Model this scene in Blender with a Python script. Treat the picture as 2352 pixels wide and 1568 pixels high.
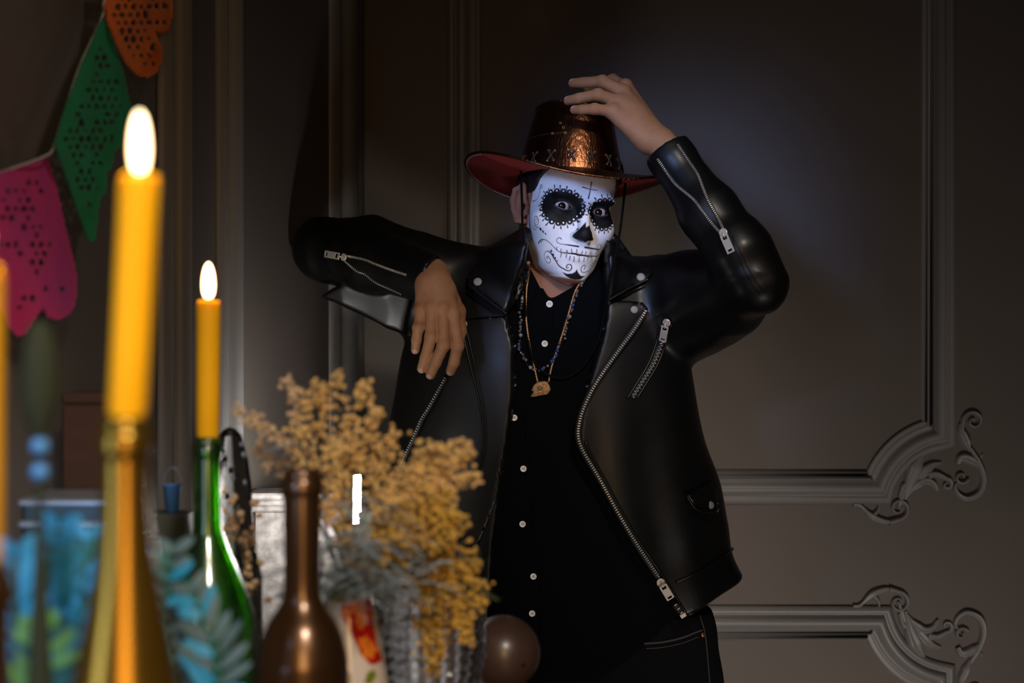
import bpy, bmesh, math, random
import numpy as np
from mathutils import Vector, Matrix
import openvdb as vdb

# ------------------------------------------------------------------ camera, light, exposure
scene = bpy.context.scene
for o in list(bpy.data.objects):
    bpy.data.objects.remove(o)
col = scene.collection
F = 50.0 / 36.0 * 2352.0          # focal length in photo pixels
ZC = 1.43                         # camera height
cam_d = bpy.data.cameras.new('camera')
cam_d.lens = 50.0
cam_d.sensor_width = 36.0
cam_d.clip_start = 0.02
cam = bpy.data.objects.new('camera', cam_d)
cam.location = (0, 0, ZC)
cam.rotation_euler = (math.pi / 2, 0, 0)
col.objects.link(cam)
scene.camera = cam
cam_d.dof.use_dof = True
cam_d.dof.focus_distance = 2.30
cam_d.dof.aperture_fstop = 4.0
scene.view_settings.view_transform = 'Standard'
scene.view_settings.look = 'None'
scene.view_settings.gamma = 1.0
scene.view_settings.use_curve_mapping = False
scene.view_settings.exposure = 0.0

wd = bpy.data.worlds.new('room_ambient')
scene.world = wd
wd.use_nodes = True
wd.node_tree.nodes['Background'].inputs[0].default_value = (0.55, 0.62, 0.75, 1)
wd.node_tree.nodes['Background'].inputs[1].default_value = 0.006


def area_light(name, loc, target, sx, sy, watts, color, spread=180):
    d = bpy.data.lights.new(name, 'AREA')
    d.shape = 'RECTANGLE'
    d.size, d.size_y = sx, sy
    d.energy = watts
    d.color = color
    d.spread = math.radians(spread)
    o = bpy.data.objects.new(name, d)
    o.location = loc
    o.rotation_euler = (Vector(target) - Vector(loc)).to_track_quat('-Z', 'Y').to_euler()
    col.objects.link(o)
    return o


# ceiling spot from above, its cone kept to the face and chest
sp_d = bpy.data.lights.new('ceiling_spot', 'SPOT')
sp_d.energy = 95.0
sp_d.color = (1.0, 0.88, 0.76)
sp_d.spot_size = math.radians(25)
sp_d.spot_blend = 1.0
sp_d.shadow_soft_size = 0.10
sp_o = bpy.data.objects.new('ceiling_spot', sp_d)
sp_o.location = (0.46, 0.35, 2.66)
sp_o.rotation_euler = (Vector((0.15, 2.30, 1.50)) - Vector(sp_o.location)).to_track_quat('-Z', 'Y').to_euler()
col.objects.link(sp_o)
ws_d = bpy.data.lights.new('wall_fill_spot', 'SPOT')  # added spot, lifts the dim near end of the side wall and flags
ws_d.energy = 9.0
ws_d.color = (1.0, 0.84, 0.76)
ws_d.spot_size = math.radians(44)
ws_d.spot_blend = 1.0
ws_d.shadow_soft_size = 0.06
ws_o = bpy.data.objects.new('wall_fill_spot', ws_d)
ws_o.location = (0.25, 0.95, 2.45)
ws_o.rotation_euler = (Vector((-0.48, 1.38, 1.58)) - Vector(ws_o.location)).to_track_quat('-Z', 'Y').to_euler()
col.objects.link(ws_o)
# a lamp low on the floor to the right, washing the lower wall
area_light('floor_lamp_wash', (0.62, 1.35, 0.32), (0.62, 2.9, 0.62), 0.30, 0.30, 3.5, (1.0, 0.90, 0.82), 105)
area_light('cool_daylight', (-0.56, 0.25, 1.95), (0.15, 2.30, 1.68), 0.20, 0.40, 0.42, (0.34, 0.52, 1.0), 14)
area_light('window', (-0.585, 0.30, 1.36), (0.10, 1.25, 1.22), 0.09, 0.55, 0.5, (0.52, 0.70, 1.0), 80)
area_light('candle_shelf_glow', (0.12, -0.40, 1.42), (-0.25, 0.9, 1.25), 0.36, 0.60, 1.6, (1.0, 0.57, 0.22), 90)
tb_d = bpy.data.lights.new('table_fill_spot', 'SPOT')  # added spot, brightens the candles and flowers but not the person
tb_d.energy = 82.0
tb_d.color = (1.0, 0.86, 0.70)
tb_d.spot_size = math.radians(38)
tb_d.spot_blend = 0.8
tb_d.shadow_soft_size = 0.08
tb_o = bpy.data.objects.new('table_fill_spot', tb_d)
tb_o.location = (0.30, -0.25, 2.30)
tb_o.rotation_euler = (Vector((-0.19, 1.0, 1.16)) - Vector(tb_o.location)).to_track_quat('-Z', 'Y').to_euler()
col.objects.link(tb_o)


rng = np.random.default_rng(7)
random.seed(7)


# ------------------------------------------------------------------ helpers
def W(px, py, d):
    return np.array([(px - 1176.0) / F * d, d, ZC + (784.0 - py) / F * d])


def RAY(px, py):
    v = np.stack([(np.asarray(px, float) - 1176.0) / F, np.ones_like(np.asarray(px, float)),
                  (784.0 - np.asarray(py, float)) / F], -1)
    return v


def mesh_from(name, v, faces, smooth=True):
    """v (N,3); faces: list of int arrays (M,k)."""
    me = bpy.data.meshes.new(name)
    v = np.asarray(v, np.float32)
    me.vertices.add(len(v))
    me.vertices.foreach_set('co', v.ravel())
    nl = sum(f.size for f in faces)
    npoly = sum(len(f) for f in faces)
    li = np.concatenate([np.asarray(f, np.int32).ravel() for f in faces]) if faces else np.zeros(0, np.int32)
    tot = np.concatenate([np.full(len(f), f.shape[1], np.int32) for f in faces])
    st = np.concatenate([[0], np.cumsum(tot)[:-1]]).astype(np.int32)
    me.loops.add(nl)
    me.loops.foreach_set('vertex_index', li)
    me.polygons.add(npoly)
    me.polygons.foreach_set('loop_start', st)
    me.polygons.foreach_set('loop_total', tot)
    me.polygons.foreach_set('use_smooth', np.full(npoly, smooth, bool))
    me.update(calc_edges=True)
    me.validate()
    return me


def link(name, me, m=None, parent=None):
    o = bpy.data.objects.new(name, me)
    if m is not None and not me.materials:
        me.materials.append(m)
    if parent is not None:
        o.parent = parent
        if parent.type == 'EMPTY' and parent.parent is None:
            o.matrix_parent_inverse = Matrix.Translation(-parent.location)
    col.objects.link(o)
    return o


def tag(o, label=None, cat=None, group=None, kind=None):
    if label: o['label'] = label
    if cat: o['category'] = cat
    if group: o['group'] = group
    if kind: o['kind'] = kind
    return o


def thing(name, label, cat, loc=(0, 0, 0), group=None):
    o = bpy.data.objects.new(name, None)
    o.empty_display_size = 0.05
    o.location = Vector([float(c) for c in loc])
    col.objects.link(o)
    return tag(o, label, cat, group)


class MB:
    """collects geometry for one mesh object"""
    def __init__(self):
        self.v = []; self.f = []; self.n = 0; self.boxes = False

    def add(self, v, *faces):
        v = np.asarray(v, float).reshape(-1, 3)
        for f in faces:
            f = np.asarray(f, int)
            if f.size: self.f.append(f + self.n)
        self.v.append(v); self.n += len(v)
        return self

    def grid(self, P, wrap_u=False, wrap_v=False):
        """P (nu,nv,3)"""
        nu, nv = P.shape[:2]
        iu = np.arange(nu if wrap_u else nu - 1); iv = np.arange(nv if wrap_v else nv - 1)
        a, b = np.meshgrid(iu, iv, indexing='ij')
        a2 = (a + 1) % nu; b2 = (b + 1) % nv
        q = np.stack([a * nv + b, a2 * nv + b, a2 * nv + b2, a * nv + b2], -1).reshape(-1, 4)
        return self.add(P.reshape(-1, 3), q)

    def tube(self, path, r, n=8, cap=True, flat=None, up=None):
        """path (k,3), r scalar/array; flat = (scale along first axis, second)"""
        path = np.asarray(path, float)
        k = len(path)
        r = np.broadcast_to(np.asarray(r, float), (k,))
        t = np.gradient(path, axis=0)
        t /= np.linalg.norm(t, axis=1, keepdims=True) + 1e-12
        u = np.array([0.0, -1.0, 0.0]) if up is None else np.asarray(up, float)
        if abs(np.dot(u, t[0])) > 0.95: u = np.array([1.0, 0.0, 0.0])
        us = []; ws = []
        for i in range(k):
            uu = u - t[i] * np.dot(u, t[i])
            uu /= np.linalg.norm(uu) + 1e-12
            if up is None: u = uu
            us.append(uu); ws.append(np.cross(t[i], uu))
        us = np.array(us); ws = np.array(ws)
        a = np.linspace(0, 2 * math.pi, n, endpoint=False)
        fu, fw = flat if flat is not None else (1, 1)
        P = path[:, None] + r[:, None, None] * (np.cos(a)[None, :, None] * us[:, None] * fu + np.sin(a)[None, :, None] * ws[:, None] * fw)
        base = self.n
        self.grid(P, wrap_v=True)
        if cap:
            self.add(path[[0]]); c0 = self.n - 1
            self.add(path[[-1]]); c1 = self.n - 1
            j = np.arange(n); j2 = (j + 1) % n
            self.f.append(np.stack([base + j, base + j2, np.full(n, c0)], -1))
            e = base + (k - 1) * n
            self.f.append(np.stack([e + j2, e + j, np.full(n, c1)], -1))
        return self

    def lathe(self, prof, c=(0, 0, 0), n=32, rot=None):
        """prof list of (r,z)"""
        prof = np.asarray(prof, float)
        a = np.linspace(0, 2 * math.pi, n, endpoint=False)
        P = np.stack([prof[:, 0][:, None] * np.cos(a), prof[:, 0][:, None] * np.sin(a), np.repeat(prof[:, 1][:, None], n, 1)], -1)
        if rot is not None: P = P @ np.asarray(rot).T
        P = P[:, ::-1] + np.asarray(c, float)
        return self.grid(P, wrap_v=True)

    def box(self, c, s, rot=None, bevel=0.0):
        """box with optional chamfered vertical look: c centre, s full size, rot 3x3"""
        self.boxes = True
        h = np.asarray(s, float) / 2
        b = min(bevel, h.min() * 0.9)
        if b <= 0:
            v = np.array([[x, y, z] for x in (-1, 1) for y in (-1, 1) for z in (-1, 1)], float) * h
            f = np.array([[0, 1, 3, 2], [4, 6, 7, 5], [0, 4, 5, 1], [2, 3, 7, 6], [0, 2, 6, 4], [1, 5, 7, 3]])
            fs = [f]
        else:
            v = []; idx = {}
            for x in (-1, 1):
                for y in (-1, 1):
                    for z in (-1, 1):
                        for ax in range(3):
                            p = np.array([x, y, z], float) * (h - b)
                            p[ax] = (x, y, z)[ax] * h[ax]
                            idx[(x, y, z, ax)] = len(v); v.append(p)
            v = np.array(v); q = []; t = []
            for ax in range(3):
                o1, o2 = (ax + 1) % 3, (ax + 2) % 3
                for s_ in (-1, 1):
                    loop = []
                    for (p, r_) in ((-1, -1), (1, -1), (1, 1), (-1, 1)):
                        k = [0, 0, 0]; k[ax] = s_; k[o1] = p; k[o2] = r_
                        loop.append(idx[(*k, ax)])
                    q.append(loop if s_ > 0 else loop[::-1])
                for p in (-1, 1):
                    for r_ in (-1, 1):
                        k1 = [0, 0, 0]; k1[ax] = -1; k1[o1] = p; k1[o2] = r_
                        k2 = list(k1); k2[ax] = 1
                        l = [idx[(*k1, o1)], idx[(*k2, o1)], idx[(*k2, o2)], idx[(*k1, o2)]]
                        if p * r_ < 0: l = l[::-1]
                        q.append(l)
            for x in (-1, 1):
                for y in (-1, 1):
                    for z in (-1, 1):
                        l = [idx[(x, y, z, 0)], idx[(x, y, z, 1)], idx[(x, y, z, 2)]]
                        if x * y * z < 0: l = l[::-1]
                        t.append(l)
            fs = [np.array(q), np.array(t)]
        if rot is not None: v = v @ np.asarray(rot).T
        return self.add(v + np.asarray(c, float), *fs)

    def ball(self, c, r, n=8, m=6, rot=None):
        """ellipsoid, r scalar or 3"""
        th = np.linspace(0.0, math.pi, m + 1)
        a = np.linspace(0, 2 * math.pi, n, endpoint=False)
        P = np.stack([np.sin(th)[:, None] * np.cos(a), np.sin(th)[:, None] * np.sin(a), np.repeat(np.cos(th)[:, None], n, 1)], -1)
        P = P * np.asarray(r, float)
        if rot is not None: P = P @ np.asarray(rot).T
        return self.grid(P[::-1] * 1.0 + np.asarray(c, float), wrap_v=True) if False else self.grid(P + np.asarray(c, float), wrap_v=True)

    def build(self, name, m=None, parent=None, smooth=True):
        me = mesh_from(name, np.concatenate(self.v), self._merge(), smooth and not self.boxes)
        if self.boxes:
            bm = bmesh.new(); bm.from_mesh(me); bmesh.ops.recalc_face_normals(bm, faces=bm.faces); bm.to_mesh(me); bm.free()
        return link(name, me, m, parent)

    def _merge(self):
        by = {}
        for f in self.f: by.setdefault(f.shape[1], []).append(f)
        return [np.concatenate(x) for x in by.values()]

    def mesh(self, name, m=None, smooth=True):
        me = mesh_from(name, np.concatenate(self.v), self._merge(), smooth)
        if m is not None: me.materials.append(m)
        return me


def rot_from(x=None, y=None, z=None):
    """3x3 with given columns; missing one by cross product"""
    if x is None: x = np.cross(y, z)
    if y is None: y = np.cross(z, x)
    if z is None: z = np.cross(x, y)
    M = np.stack([np.asarray(c, float) / (np.linalg.norm(c) + 1e-12) for c in (x, y, z)], 1)
    return M


def frame_along(t, n):
    """columns: x across, y along t, z = n (orthogonalised)"""
    t = np.asarray(t, float); t = t / np.linalg.norm(t)
    n = np.asarray(n, float); n = n - t * np.dot(n, t); n /= np.linalg.norm(n)
    return np.stack([np.cross(t, n), t, n], 1)


def spline(pts, n=60):
    """Catmull-Rom through points (k,dim), resampled uniformly by arc length"""
    p = np.asarray(pts, float)
    q = np.concatenate([[2 * p[0] - p[1]], p, [2 * p[-1] - p[-2]]])
    out = []
    for i in range(len(p) - 1):
        t = np.linspace(0, 1, 16, endpoint=False)[:, None]
        a, b, c, d = q[i], q[i + 1], q[i + 2], q[i + 3]
        out.append(0.5 * ((2 * b) + (-a + c) * t + (2 * a - 5 * b + 4 * c - d) * t * t + (-a + 3 * b - 3 * c + d) * t ** 3))
    out.append(p[[-1]])
    o = np.concatenate(out)
    s = np.concatenate([[0], np.cumsum(np.linalg.norm(np.diff(o, axis=0), axis=1))])
    u = np.linspace(0, s[-1], n)
    return np.stack([np.interp(u, s, o[:, k]) for k in range(o.shape[1])], 1)


# ------------------------------------------------------------------ value noise
def _hash(i, j, k, seed):
    h = (i * 374761393 + j * 668265263 + k * 2147483647 + seed * 974711) & 0xFFFFFFFF
    h = ((h ^ (h >> 13)) * 1274126177) & 0xFFFFFFFF
    return ((h ^ (h >> 16)) & 0xFFFF) / 65535.0


def vnoise(p, freq, seed=0):
    q = np.asarray(p, float) * freq + 1000.0
    i = np.floor(q).astype(np.int64); f = q - i
    f = f * f * (3 - 2 * f)
    r = 0
    for a in (0, 1):
        for b in (0, 1):
            for c in (0, 1):
                w = (f[:, 0] if a else 1 - f[:, 0]) * (f[:, 1] if b else 1 - f[:, 1]) * (f[:, 2] if c else 1 - f[:, 2])
                r = r + w * _hash(i[:, 0] + a, i[:, 1] + b, i[:, 2] + c, seed)
    return r * 2 - 1


# ------------------------------------------------------------------ implicit surfaces
def smin(a, b, k):
    h = np.clip(0.5 + 0.5 * (b - a) / k, 0, 1)
    return b + (a - b) * h - k * h * (1 - h)


def smax(a, b, k):
    return -smin(-a, -b, k)


def rcone(p, a, b, r1, r2):
    a = np.asarray(a, float); b = np.asarray(b, float)
    pa = p - a; ba = b - a
    h = np.clip(pa @ ba / (ba @ ba), 0, 1)
    return np.linalg.norm(pa - h[:, None] * ba, axis=1) - (r1 + (r2 - r1) * h)


def chain(p, pts, rs, k=0.01):
    f = None
    for i in range(len(pts) - 1):
        g = rcone(p, pts[i], pts[i + 1], rs[i], rs[i + 1])
        f = g if f is None else smin(f, g, k)
    return f


def ellip(p, c, r):
    q = (p - np.asarray(c, float)) / np.asarray(r, float)
    k0 = np.linalg.norm(q, axis=1)
    k1 = np.linalg.norm(q / np.asarray(r, float), axis=1) + 1e-9
    return k0 * (k0 - 1) / k1


def poly_sdf(x, z, poly):
    """signed distance to a 2-D polygon, negative inside"""
    P = np.asarray(poly, float); n = len(P)
    d = np.full(x.shape, 1e9); s = np.ones(x.shape)
    j = n - 1
    for i in range(n):
        ex, ez = P[j] - P[i]
        wx = x - P[i, 0]; wz = z - P[i, 1]
        t = np.clip((wx * ex + wz * ez) / (ex * ex + ez * ez + 1e-15), 0, 1)
        d = np.minimum(d, (wx - ex * t) ** 2 + (wz - ez * t) ** 2)
        c1 = z >= P[i, 1]; c2 = z < P[j, 1]; c3 = ex * wz > ez * wx
        flip = (c1 & c2 & c3) | (~c1 & ~c2 & ~c3)
        s = np.where(flip, -s, s)
        j = i
    return s * np.sqrt(d)


def sdf_mesh(fn, lo, hi, vox, c=4, band=1.6):
    lo = np.asarray(lo, float); hi = np.asarray(hi, float)
    nb = np.ceil((hi - lo) / (vox * c)).astype(int)
    ax = [lo[k] + (np.arange(nb[k]) + 0.5) * vox * c for k in range(3)]
    g = np.stack(np.meshgrid(*ax, indexing='ij'), -1).reshape(-1, 3)
    fc = np.concatenate([fn(x) for x in np.array_split(g, max(1, len(g) // 400000))]).reshape(nb)
    arr = np.repeat(np.repeat(np.repeat(fc.astype(np.float32), c, 0), c, 1), c, 2)
    bi = np.argwhere(np.abs(fc) < band * vox * c)
    off = np.stack(np.meshgrid(*[np.arange(c)] * 3, indexing='ij'), -1).reshape(-1, 3)
    a6 = arr.reshape(nb[0], c, nb[1], c, nb[2], c)
    for b in np.array_split(bi, max(1, len(bi) * c ** 3 // 800000)):
        idx = b[:, None, :] * c + off[None]
        p = lo + (idx.reshape(-1, 3) + 0.5) * vox
        vals = fn(p).reshape(len(b), c, c, c)
        a6[b[:, 0], :, b[:, 1], :, b[:, 2], :] = vals
    arr = np.clip(arr, -vox * c * 2, vox * c * 2)
    grid = vdb.FloatGrid(float(vox * c * 2))
    grid.copyFromArray(np.ascontiguousarray(arr))
    p, q = grid.convertToQuads(isovalue=0.0)
    p = lo + (np.asarray(p, float) + 0.5) * vox
    q = np.asarray(q, np.int64)
    # outward orientation
    v0, v1, v2, v3 = (p[q[:, k]] for k in range(4))
    vol = np.einsum('ij,ij->i', v0, np.cross(v1, v2) + np.cross(v2, v3)).sum()
    if vol < 0: q = q[:, ::-1]
    return p, q


def cast(fn, px, py, d0=1.7, d1=3.2, step=0.7, off=0.0):
    """first hit of the implicit surface along the view rays through (px,py)"""
    r = RAY(px, py)
    L = np.linalg.norm(r, axis=1)
    t = np.full(len(r), d0)
    for _ in range(90):
        p = r * t[:, None]; p[:, 2] += ZC
        f = fn(p) - off
        t = np.minimum(t + np.maximum(f * step, -0.01) / L, d1)
    p = r * t[:, None]; p[:, 2] += ZC
    return p


def grad(fn, p, e=0.004):
    g = np.stack([fn(p + np.eye(3)[k] * e) - fn(p - np.eye(3)[k] * e) for k in range(3)], 1)
    return g / (np.linalg.norm(g, axis=1, keepdims=True) + 1e-12)


# ------------------------------------------------------------------ materials
def mat(name, color, rough=0.5, metal=0.0, bump=None, bump_scale=200.0, noise=None, noise_scale=20.0,
        spec=0.5, trans=0.0, ior=1.45, sss=0.0, sss_r=(1, .5, .2), coat=0.0, attr=None, sheen=0.0, stretch=None,
        rough_noise=None, coat_rough=0.1):
    m = bpy.data.materials.new(name)
    m.use_nodes = True
    nt = m.node_tree; N = nt.nodes; L = nt.links
    b = N['Principled BSDF']
    b.inputs['Base Color'].default_value = (*color, 1)
    b.inputs['Roughness'].default_value = rough
    b.inputs['Metallic'].default_value = metal
    b.inputs['Specular IOR Level'].default_value = spec
    b.inputs['Transmission Weight'].default_value = trans
    b.inputs['IOR'].default_value = ior
    b.inputs['Coat Weight'].default_value = coat
    b.inputs['Coat Roughness'].default_value = coat_rough
    b.inputs['Sheen Weight'].default_value = sheen
    if sss:
        b.inputs['Subsurface Weight'].default_value = sss
        b.inputs['Subsurface Radius'].default_value = sss_r
        b.inputs['Subsurface Scale'].default_value = 0.01
    tc = N.new('ShaderNodeTexCoord')
    vec = tc.outputs['Object']
    if stretch:
        mp = N.new('ShaderNodeMapping'); mp.inputs['Scale'].default_value = stretch
        L.new(vec, mp.inputs[0]); vec = mp.outputs[0]
    src = None
    if attr:
        at = N.new('ShaderNodeAttribute'); at.attribute_name = attr
        src = at.outputs['Color']
        L.new(src, b.inputs['Base Color'])
    if noise is not None:
        nz = N.new('ShaderNodeTexNoise'); nz.inputs['Scale'].default_value = noise_scale
        nz.inputs['Detail'].default_value = 6
        L.new(vec, nz.inputs['Vector'])
        rp = N.new('ShaderNodeValToRGB')
        rp.color_ramp.elements[0].position = 0.3; rp.color_ramp.elements[1].position = 0.7
        rp.color_ramp.elements[0].color = (*color, 1); rp.color_ramp.elements[1].color = (*noise, 1)
        L.new(nz.outputs['Fac'], rp.inputs[0])
        if src is None: L.new(rp.outputs[0], b.inputs['Base Color'])
    if rough_noise is not None:
        nz = N.new('ShaderNodeTexNoise'); nz.inputs['Scale'].default_value = rough_noise[0]
        L.new(vec, nz.inputs['Vector'])
        mr = N.new('ShaderNodeMapRange'); mr.inputs[3].default_value = rough_noise[1]; mr.inputs[4].default_value = rough_noise[2]
        L.new(nz.outputs['Fac'], mr.inputs[0]); L.new(mr.outputs[0], b.inputs['Roughness'])
    if bump is not None:
        nz = N.new('ShaderNodeTexNoise'); nz.inputs['Scale'].default_value = bump_scale
        nz.inputs['Detail'].default_value = 5
        L.new(vec, nz.inputs['Vector'])
        bp = N.new('ShaderNodeBump'); bp.inputs['Strength'].default_value = bump
        bp.inputs['Distance'].default_value = 0.001
        L.new(nz.outputs['Fac'], bp.inputs['Height'])
        L.new(bp.outputs[0], b.inputs['Normal'])
    return m


def emis(name, color, strength):
    m = bpy.data.materials.new(name); m.use_nodes = True
    b = m.node_tree.nodes['Principled BSDF']
    b.inputs['Base Color'].default_value = (*color, 1)
    b.inputs['Emission Color'].default_value = (*color, 1)
    b.inputs['Emission Strength'].default_value = strength
    return m
# ------------------------------------------------------------------ the room
M_wall = mat('wall_paint', (0.092, 0.080, 0.066), 0.62, noise=(0.118, 0.096, 0.086), noise_scale=2.2, bump=0.25, bump_scale=60)
M_trim = mat('trim_paint', (0.185, 0.178, 0.175), 0.42, bump=0.15, bump_scale=80)
M_floor = mat('floor_wood', (0.05, 0.03, 0.02), 0.5, noise=(0.09, 0.055, 0.035), noise_scale=6, stretch=(1, 12, 1))
M_ceil = mat('ceiling_paint', (0.12, 0.115, 0.11), 0.8)

DW = 2.9
A0 = np.array([-0.308, 2.9]); A1 = np.array([-0.505, 1.4])      # the left wall runs through these (x,y)
wl_t = (A1 - A0) / np.linalg.norm(A1 - A0)
wl_n = np.array([-wl_t[1], wl_t[0], 0.0]);
if wl_n[0] < 0: wl_n = -wl_n


def WL(px, py, off=0.0):
    """point on the left wall (moved off metres into the room) seen at px,py"""
    r = RAY(np.asarray(px, float), np.asarray(py, float))
    p0 = np.array([A0[0], A0[1], 0]) + wl_n * off
    t = (p0 @ wl_n) / (r @ wl_n)
    p = r * t[..., None]
    p[..., 2] += ZC
    return p


HC = 2.75
A2 = A0 + wl_t * 4.2
b = MB(); b.box(((A0[0] + 3.2) / 2, DW + 0.05, HC / 2), (3.2 - A0[0], 0.1, HC))
tag(b.build('wall_back', M_wall, smooth=False), kind='structure', label='dark grey painted wall with moulded panels')
b = MB()
mid = (A0 + A2) / 2
R = np.stack([np.array([*wl_t, 0]), wl_n, np.array([0, 0, 1.0])], 1)
b.box(np.array([*mid, HC / 2]) - wl_n * 0.05, (4.4, 0.1, HC), R)
tag(b.build('wall_left', M_wall, smooth=False), kind='structure', label='dark grey painted side wall running towards the camera')
b = MB(); b.box((1.2, 0.85, -0.02), (4.2, 4.2, 0.04))
tag(b.build('floor', M_floor, smooth=False), kind='structure')
b = MB(); b.box((1.2, 0.85, HC + 0.02), (4.2, 4.2, 0.04))
tag(b.build('ceiling', M_ceil, smooth=False), kind='structure')


# moulding: profile swept along a path lying on a wall
PROF = np.array([(0, 0), (0.00, .006), (.07, .009), (.12, .007), (.17, .011), (.22, .012), (.28, .009), (.34, .011), (.40, .017),
                 (.47, .0225), (.55, .025), (.63, .023), (.69, .016), (.71, .009), (.75, .007), (.79, .010), (.85, .0135),
                 (.91, .013), (.95, .009), (1.0, .006), (1.0, 0)])


def sweep(path2, width, origin, ex, ez, en, side=1.0, scale_h=1.0):
    """path2 (k,2) coordinates of the centre line in the wall plane, mitred profile"""
    p = np.asarray(path2, float); k = len(p)
    d = np.diff(p, axis=0); d /= np.linalg.norm(d, axis=1, keepdims=True)
    nrm = np.stack([d[:, 1], -d[:, 0]], 1) * side       # outward side of the panel
    m = np.zeros_like(p)
    m[0] = nrm[0]; m[-1] = nrm[-1]
    for i in range(1, k - 1):
        s = nrm[i - 1] + nrm[i]
        m[i] = s / max(0.25, (s @ s) / 2) if (s @ s) > 1e-6 else nrm[i]
    P = []
    for i in range(k):
        a = p[i] + m[i] * ((PROF[:, 0] - 0.5) * width)[:, None]
        P.append(origin + a[:, [0]] * ex + a[:, [1]] * ez + (PROF[:, 1] * scale_h)[:, None] * en)
    P = np.array(P)
    return MB().grid(P)


def bw(px, py):   # wall_back plane coordinates (x,z) of a photo pixel
    q = W(px, py, DW); return np.array([q[0], q[2]])


EX = np.array([1.0, 0, 0]); EZ = np.array([0, 0, 1.0]); EN = np.array([0, -1.0, 0]); OB = np.array([0, DW, 0])
MW = 76 / F * DW


def arc_px(c, p0, p1, n=20):
    a0 = math.atan2(p0[1] - c[1], p0[0] - c[0]); a1 = math.atan2(p1[1] - c[1], p1[0] - c[0])
    r0 = math.hypot(p0[0] - c[0], p0[1] - c[1]); r1 = math.hypot(p1[0] - c[0], p1[1] - c[1])
    if a1 - a0 > math.pi: a1 -= 2 * math.pi
    if a1 - a0 < -math.pi: a1 += 2 * math.pi
    return [(c[0] + (r0 + (r1 - r0) * t) * math.cos(a0 + (a1 - a0) * t), c[1] + (r0 + (r1 - r0) * t) * math.sin(a0 + (a1 - a0) * t)) for t in np.linspace(0, 1, n)]


# upper panel: from left vertical down, along the bottom, round the notched corner, up the right side
up = [(1066, -420), (1066, 1118)] + arc_px((2187, 1166), (2016, 1118), (2154, 996)) + [(2154, -420)]
tag(sweep([bw(*p) for p in up], MW, OB, EX, EZ, EN, 1.0).build('trim_1', M_trim), kind='structure', label='panel moulding with notched scroll corner, upper panel')
lo_ = [(1066, 3050), (1066, 1428)] + arc_px((2187, 1382), (2016, 1428), (2154, 1556)) + [(2154, 3050)]
tag(sweep([bw(*p) for p in lo_], MW, OB, EX, EZ, EN, -1.0).build('trim_2', M_trim), kind='structure', label='panel moulding with notched scroll corner, lower panel')

# vertical mouldings of the side wall
WLO = np.array([A0[0], A0[1], 0.0]); WT = np.array([*wl_t, 0.0])


def wl_s(px):
    q = WL(np.array([px]), np.array([784.0]))[0]
    return float((q - WLO) @ WT)


for n, (pa, pb) in enumerate([(755, 832), (494, 541), (362, 428)]):
    sa, sb = wl_s(pa), wl_s(pb)
    c_, w_ = (sa + sb) / 2, abs(sa - sb)
    m_ = sweep([(c_, 0.15), (c_, HC - 0.1)], w_, WLO, WT, EZ, wl_n, 1.0 if n != 0 else 1.0, 1.15 if n else 1.0)
    tag(m_.build('trim_%d' % (3 + n), M_trim), kind='structure')


# plaster ornaments: swept mounds
def mound(mb, pts_px, w_px, h, n=26, base=0.0, m=9, groove=0.0):
    p = spline(pts_px, n)
    w = np.interp(np.linspace(0, 1, n), np.linspace(0, 1, len(w_px)), w_px) / F * DW
    q = np.array([bw(*a) for a in p])
    t = np.gradient(q, axis=0); t /= np.linalg.norm(t, axis=1, keepdims=True) + 1e-9
    nn = np.stack([-t[:, 1], t[:, 0]], 1)
    a = np.linspace(-1, 1, m)
    hh = np.sqrt(np.maximum(0, 1 - a ** 2)) - groove * np.exp(-(a / 0.25) ** 2)
    hm = h * np.sqrt(np.minimum(1, w / (max(w) + 1e-9)))
    P = OB + (q[:, None, 0] + nn[:, None, 0] * a * w[:, None] / 2)[..., None] * EX + (q[:, None, 1] + nn[:, None, 1] * a * w[:, None] / 2)[..., None] * EZ \
        + (base + hm[:, None] * hh[None])[..., None] * EN
    mb.grid(P)
    return mb


def spiral(c, r0, a0, turns, n=26, shrink=0.15):
    t = np.linspace(0, 1, n)
    a = a0 + turns * 2 * math.pi * t
    r = r0 * (1 - (1 - shrink) * t)
    return np.stack([c[0] + r * np.cos(a), c[1] + r * np.sin(a)], 1)


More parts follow.
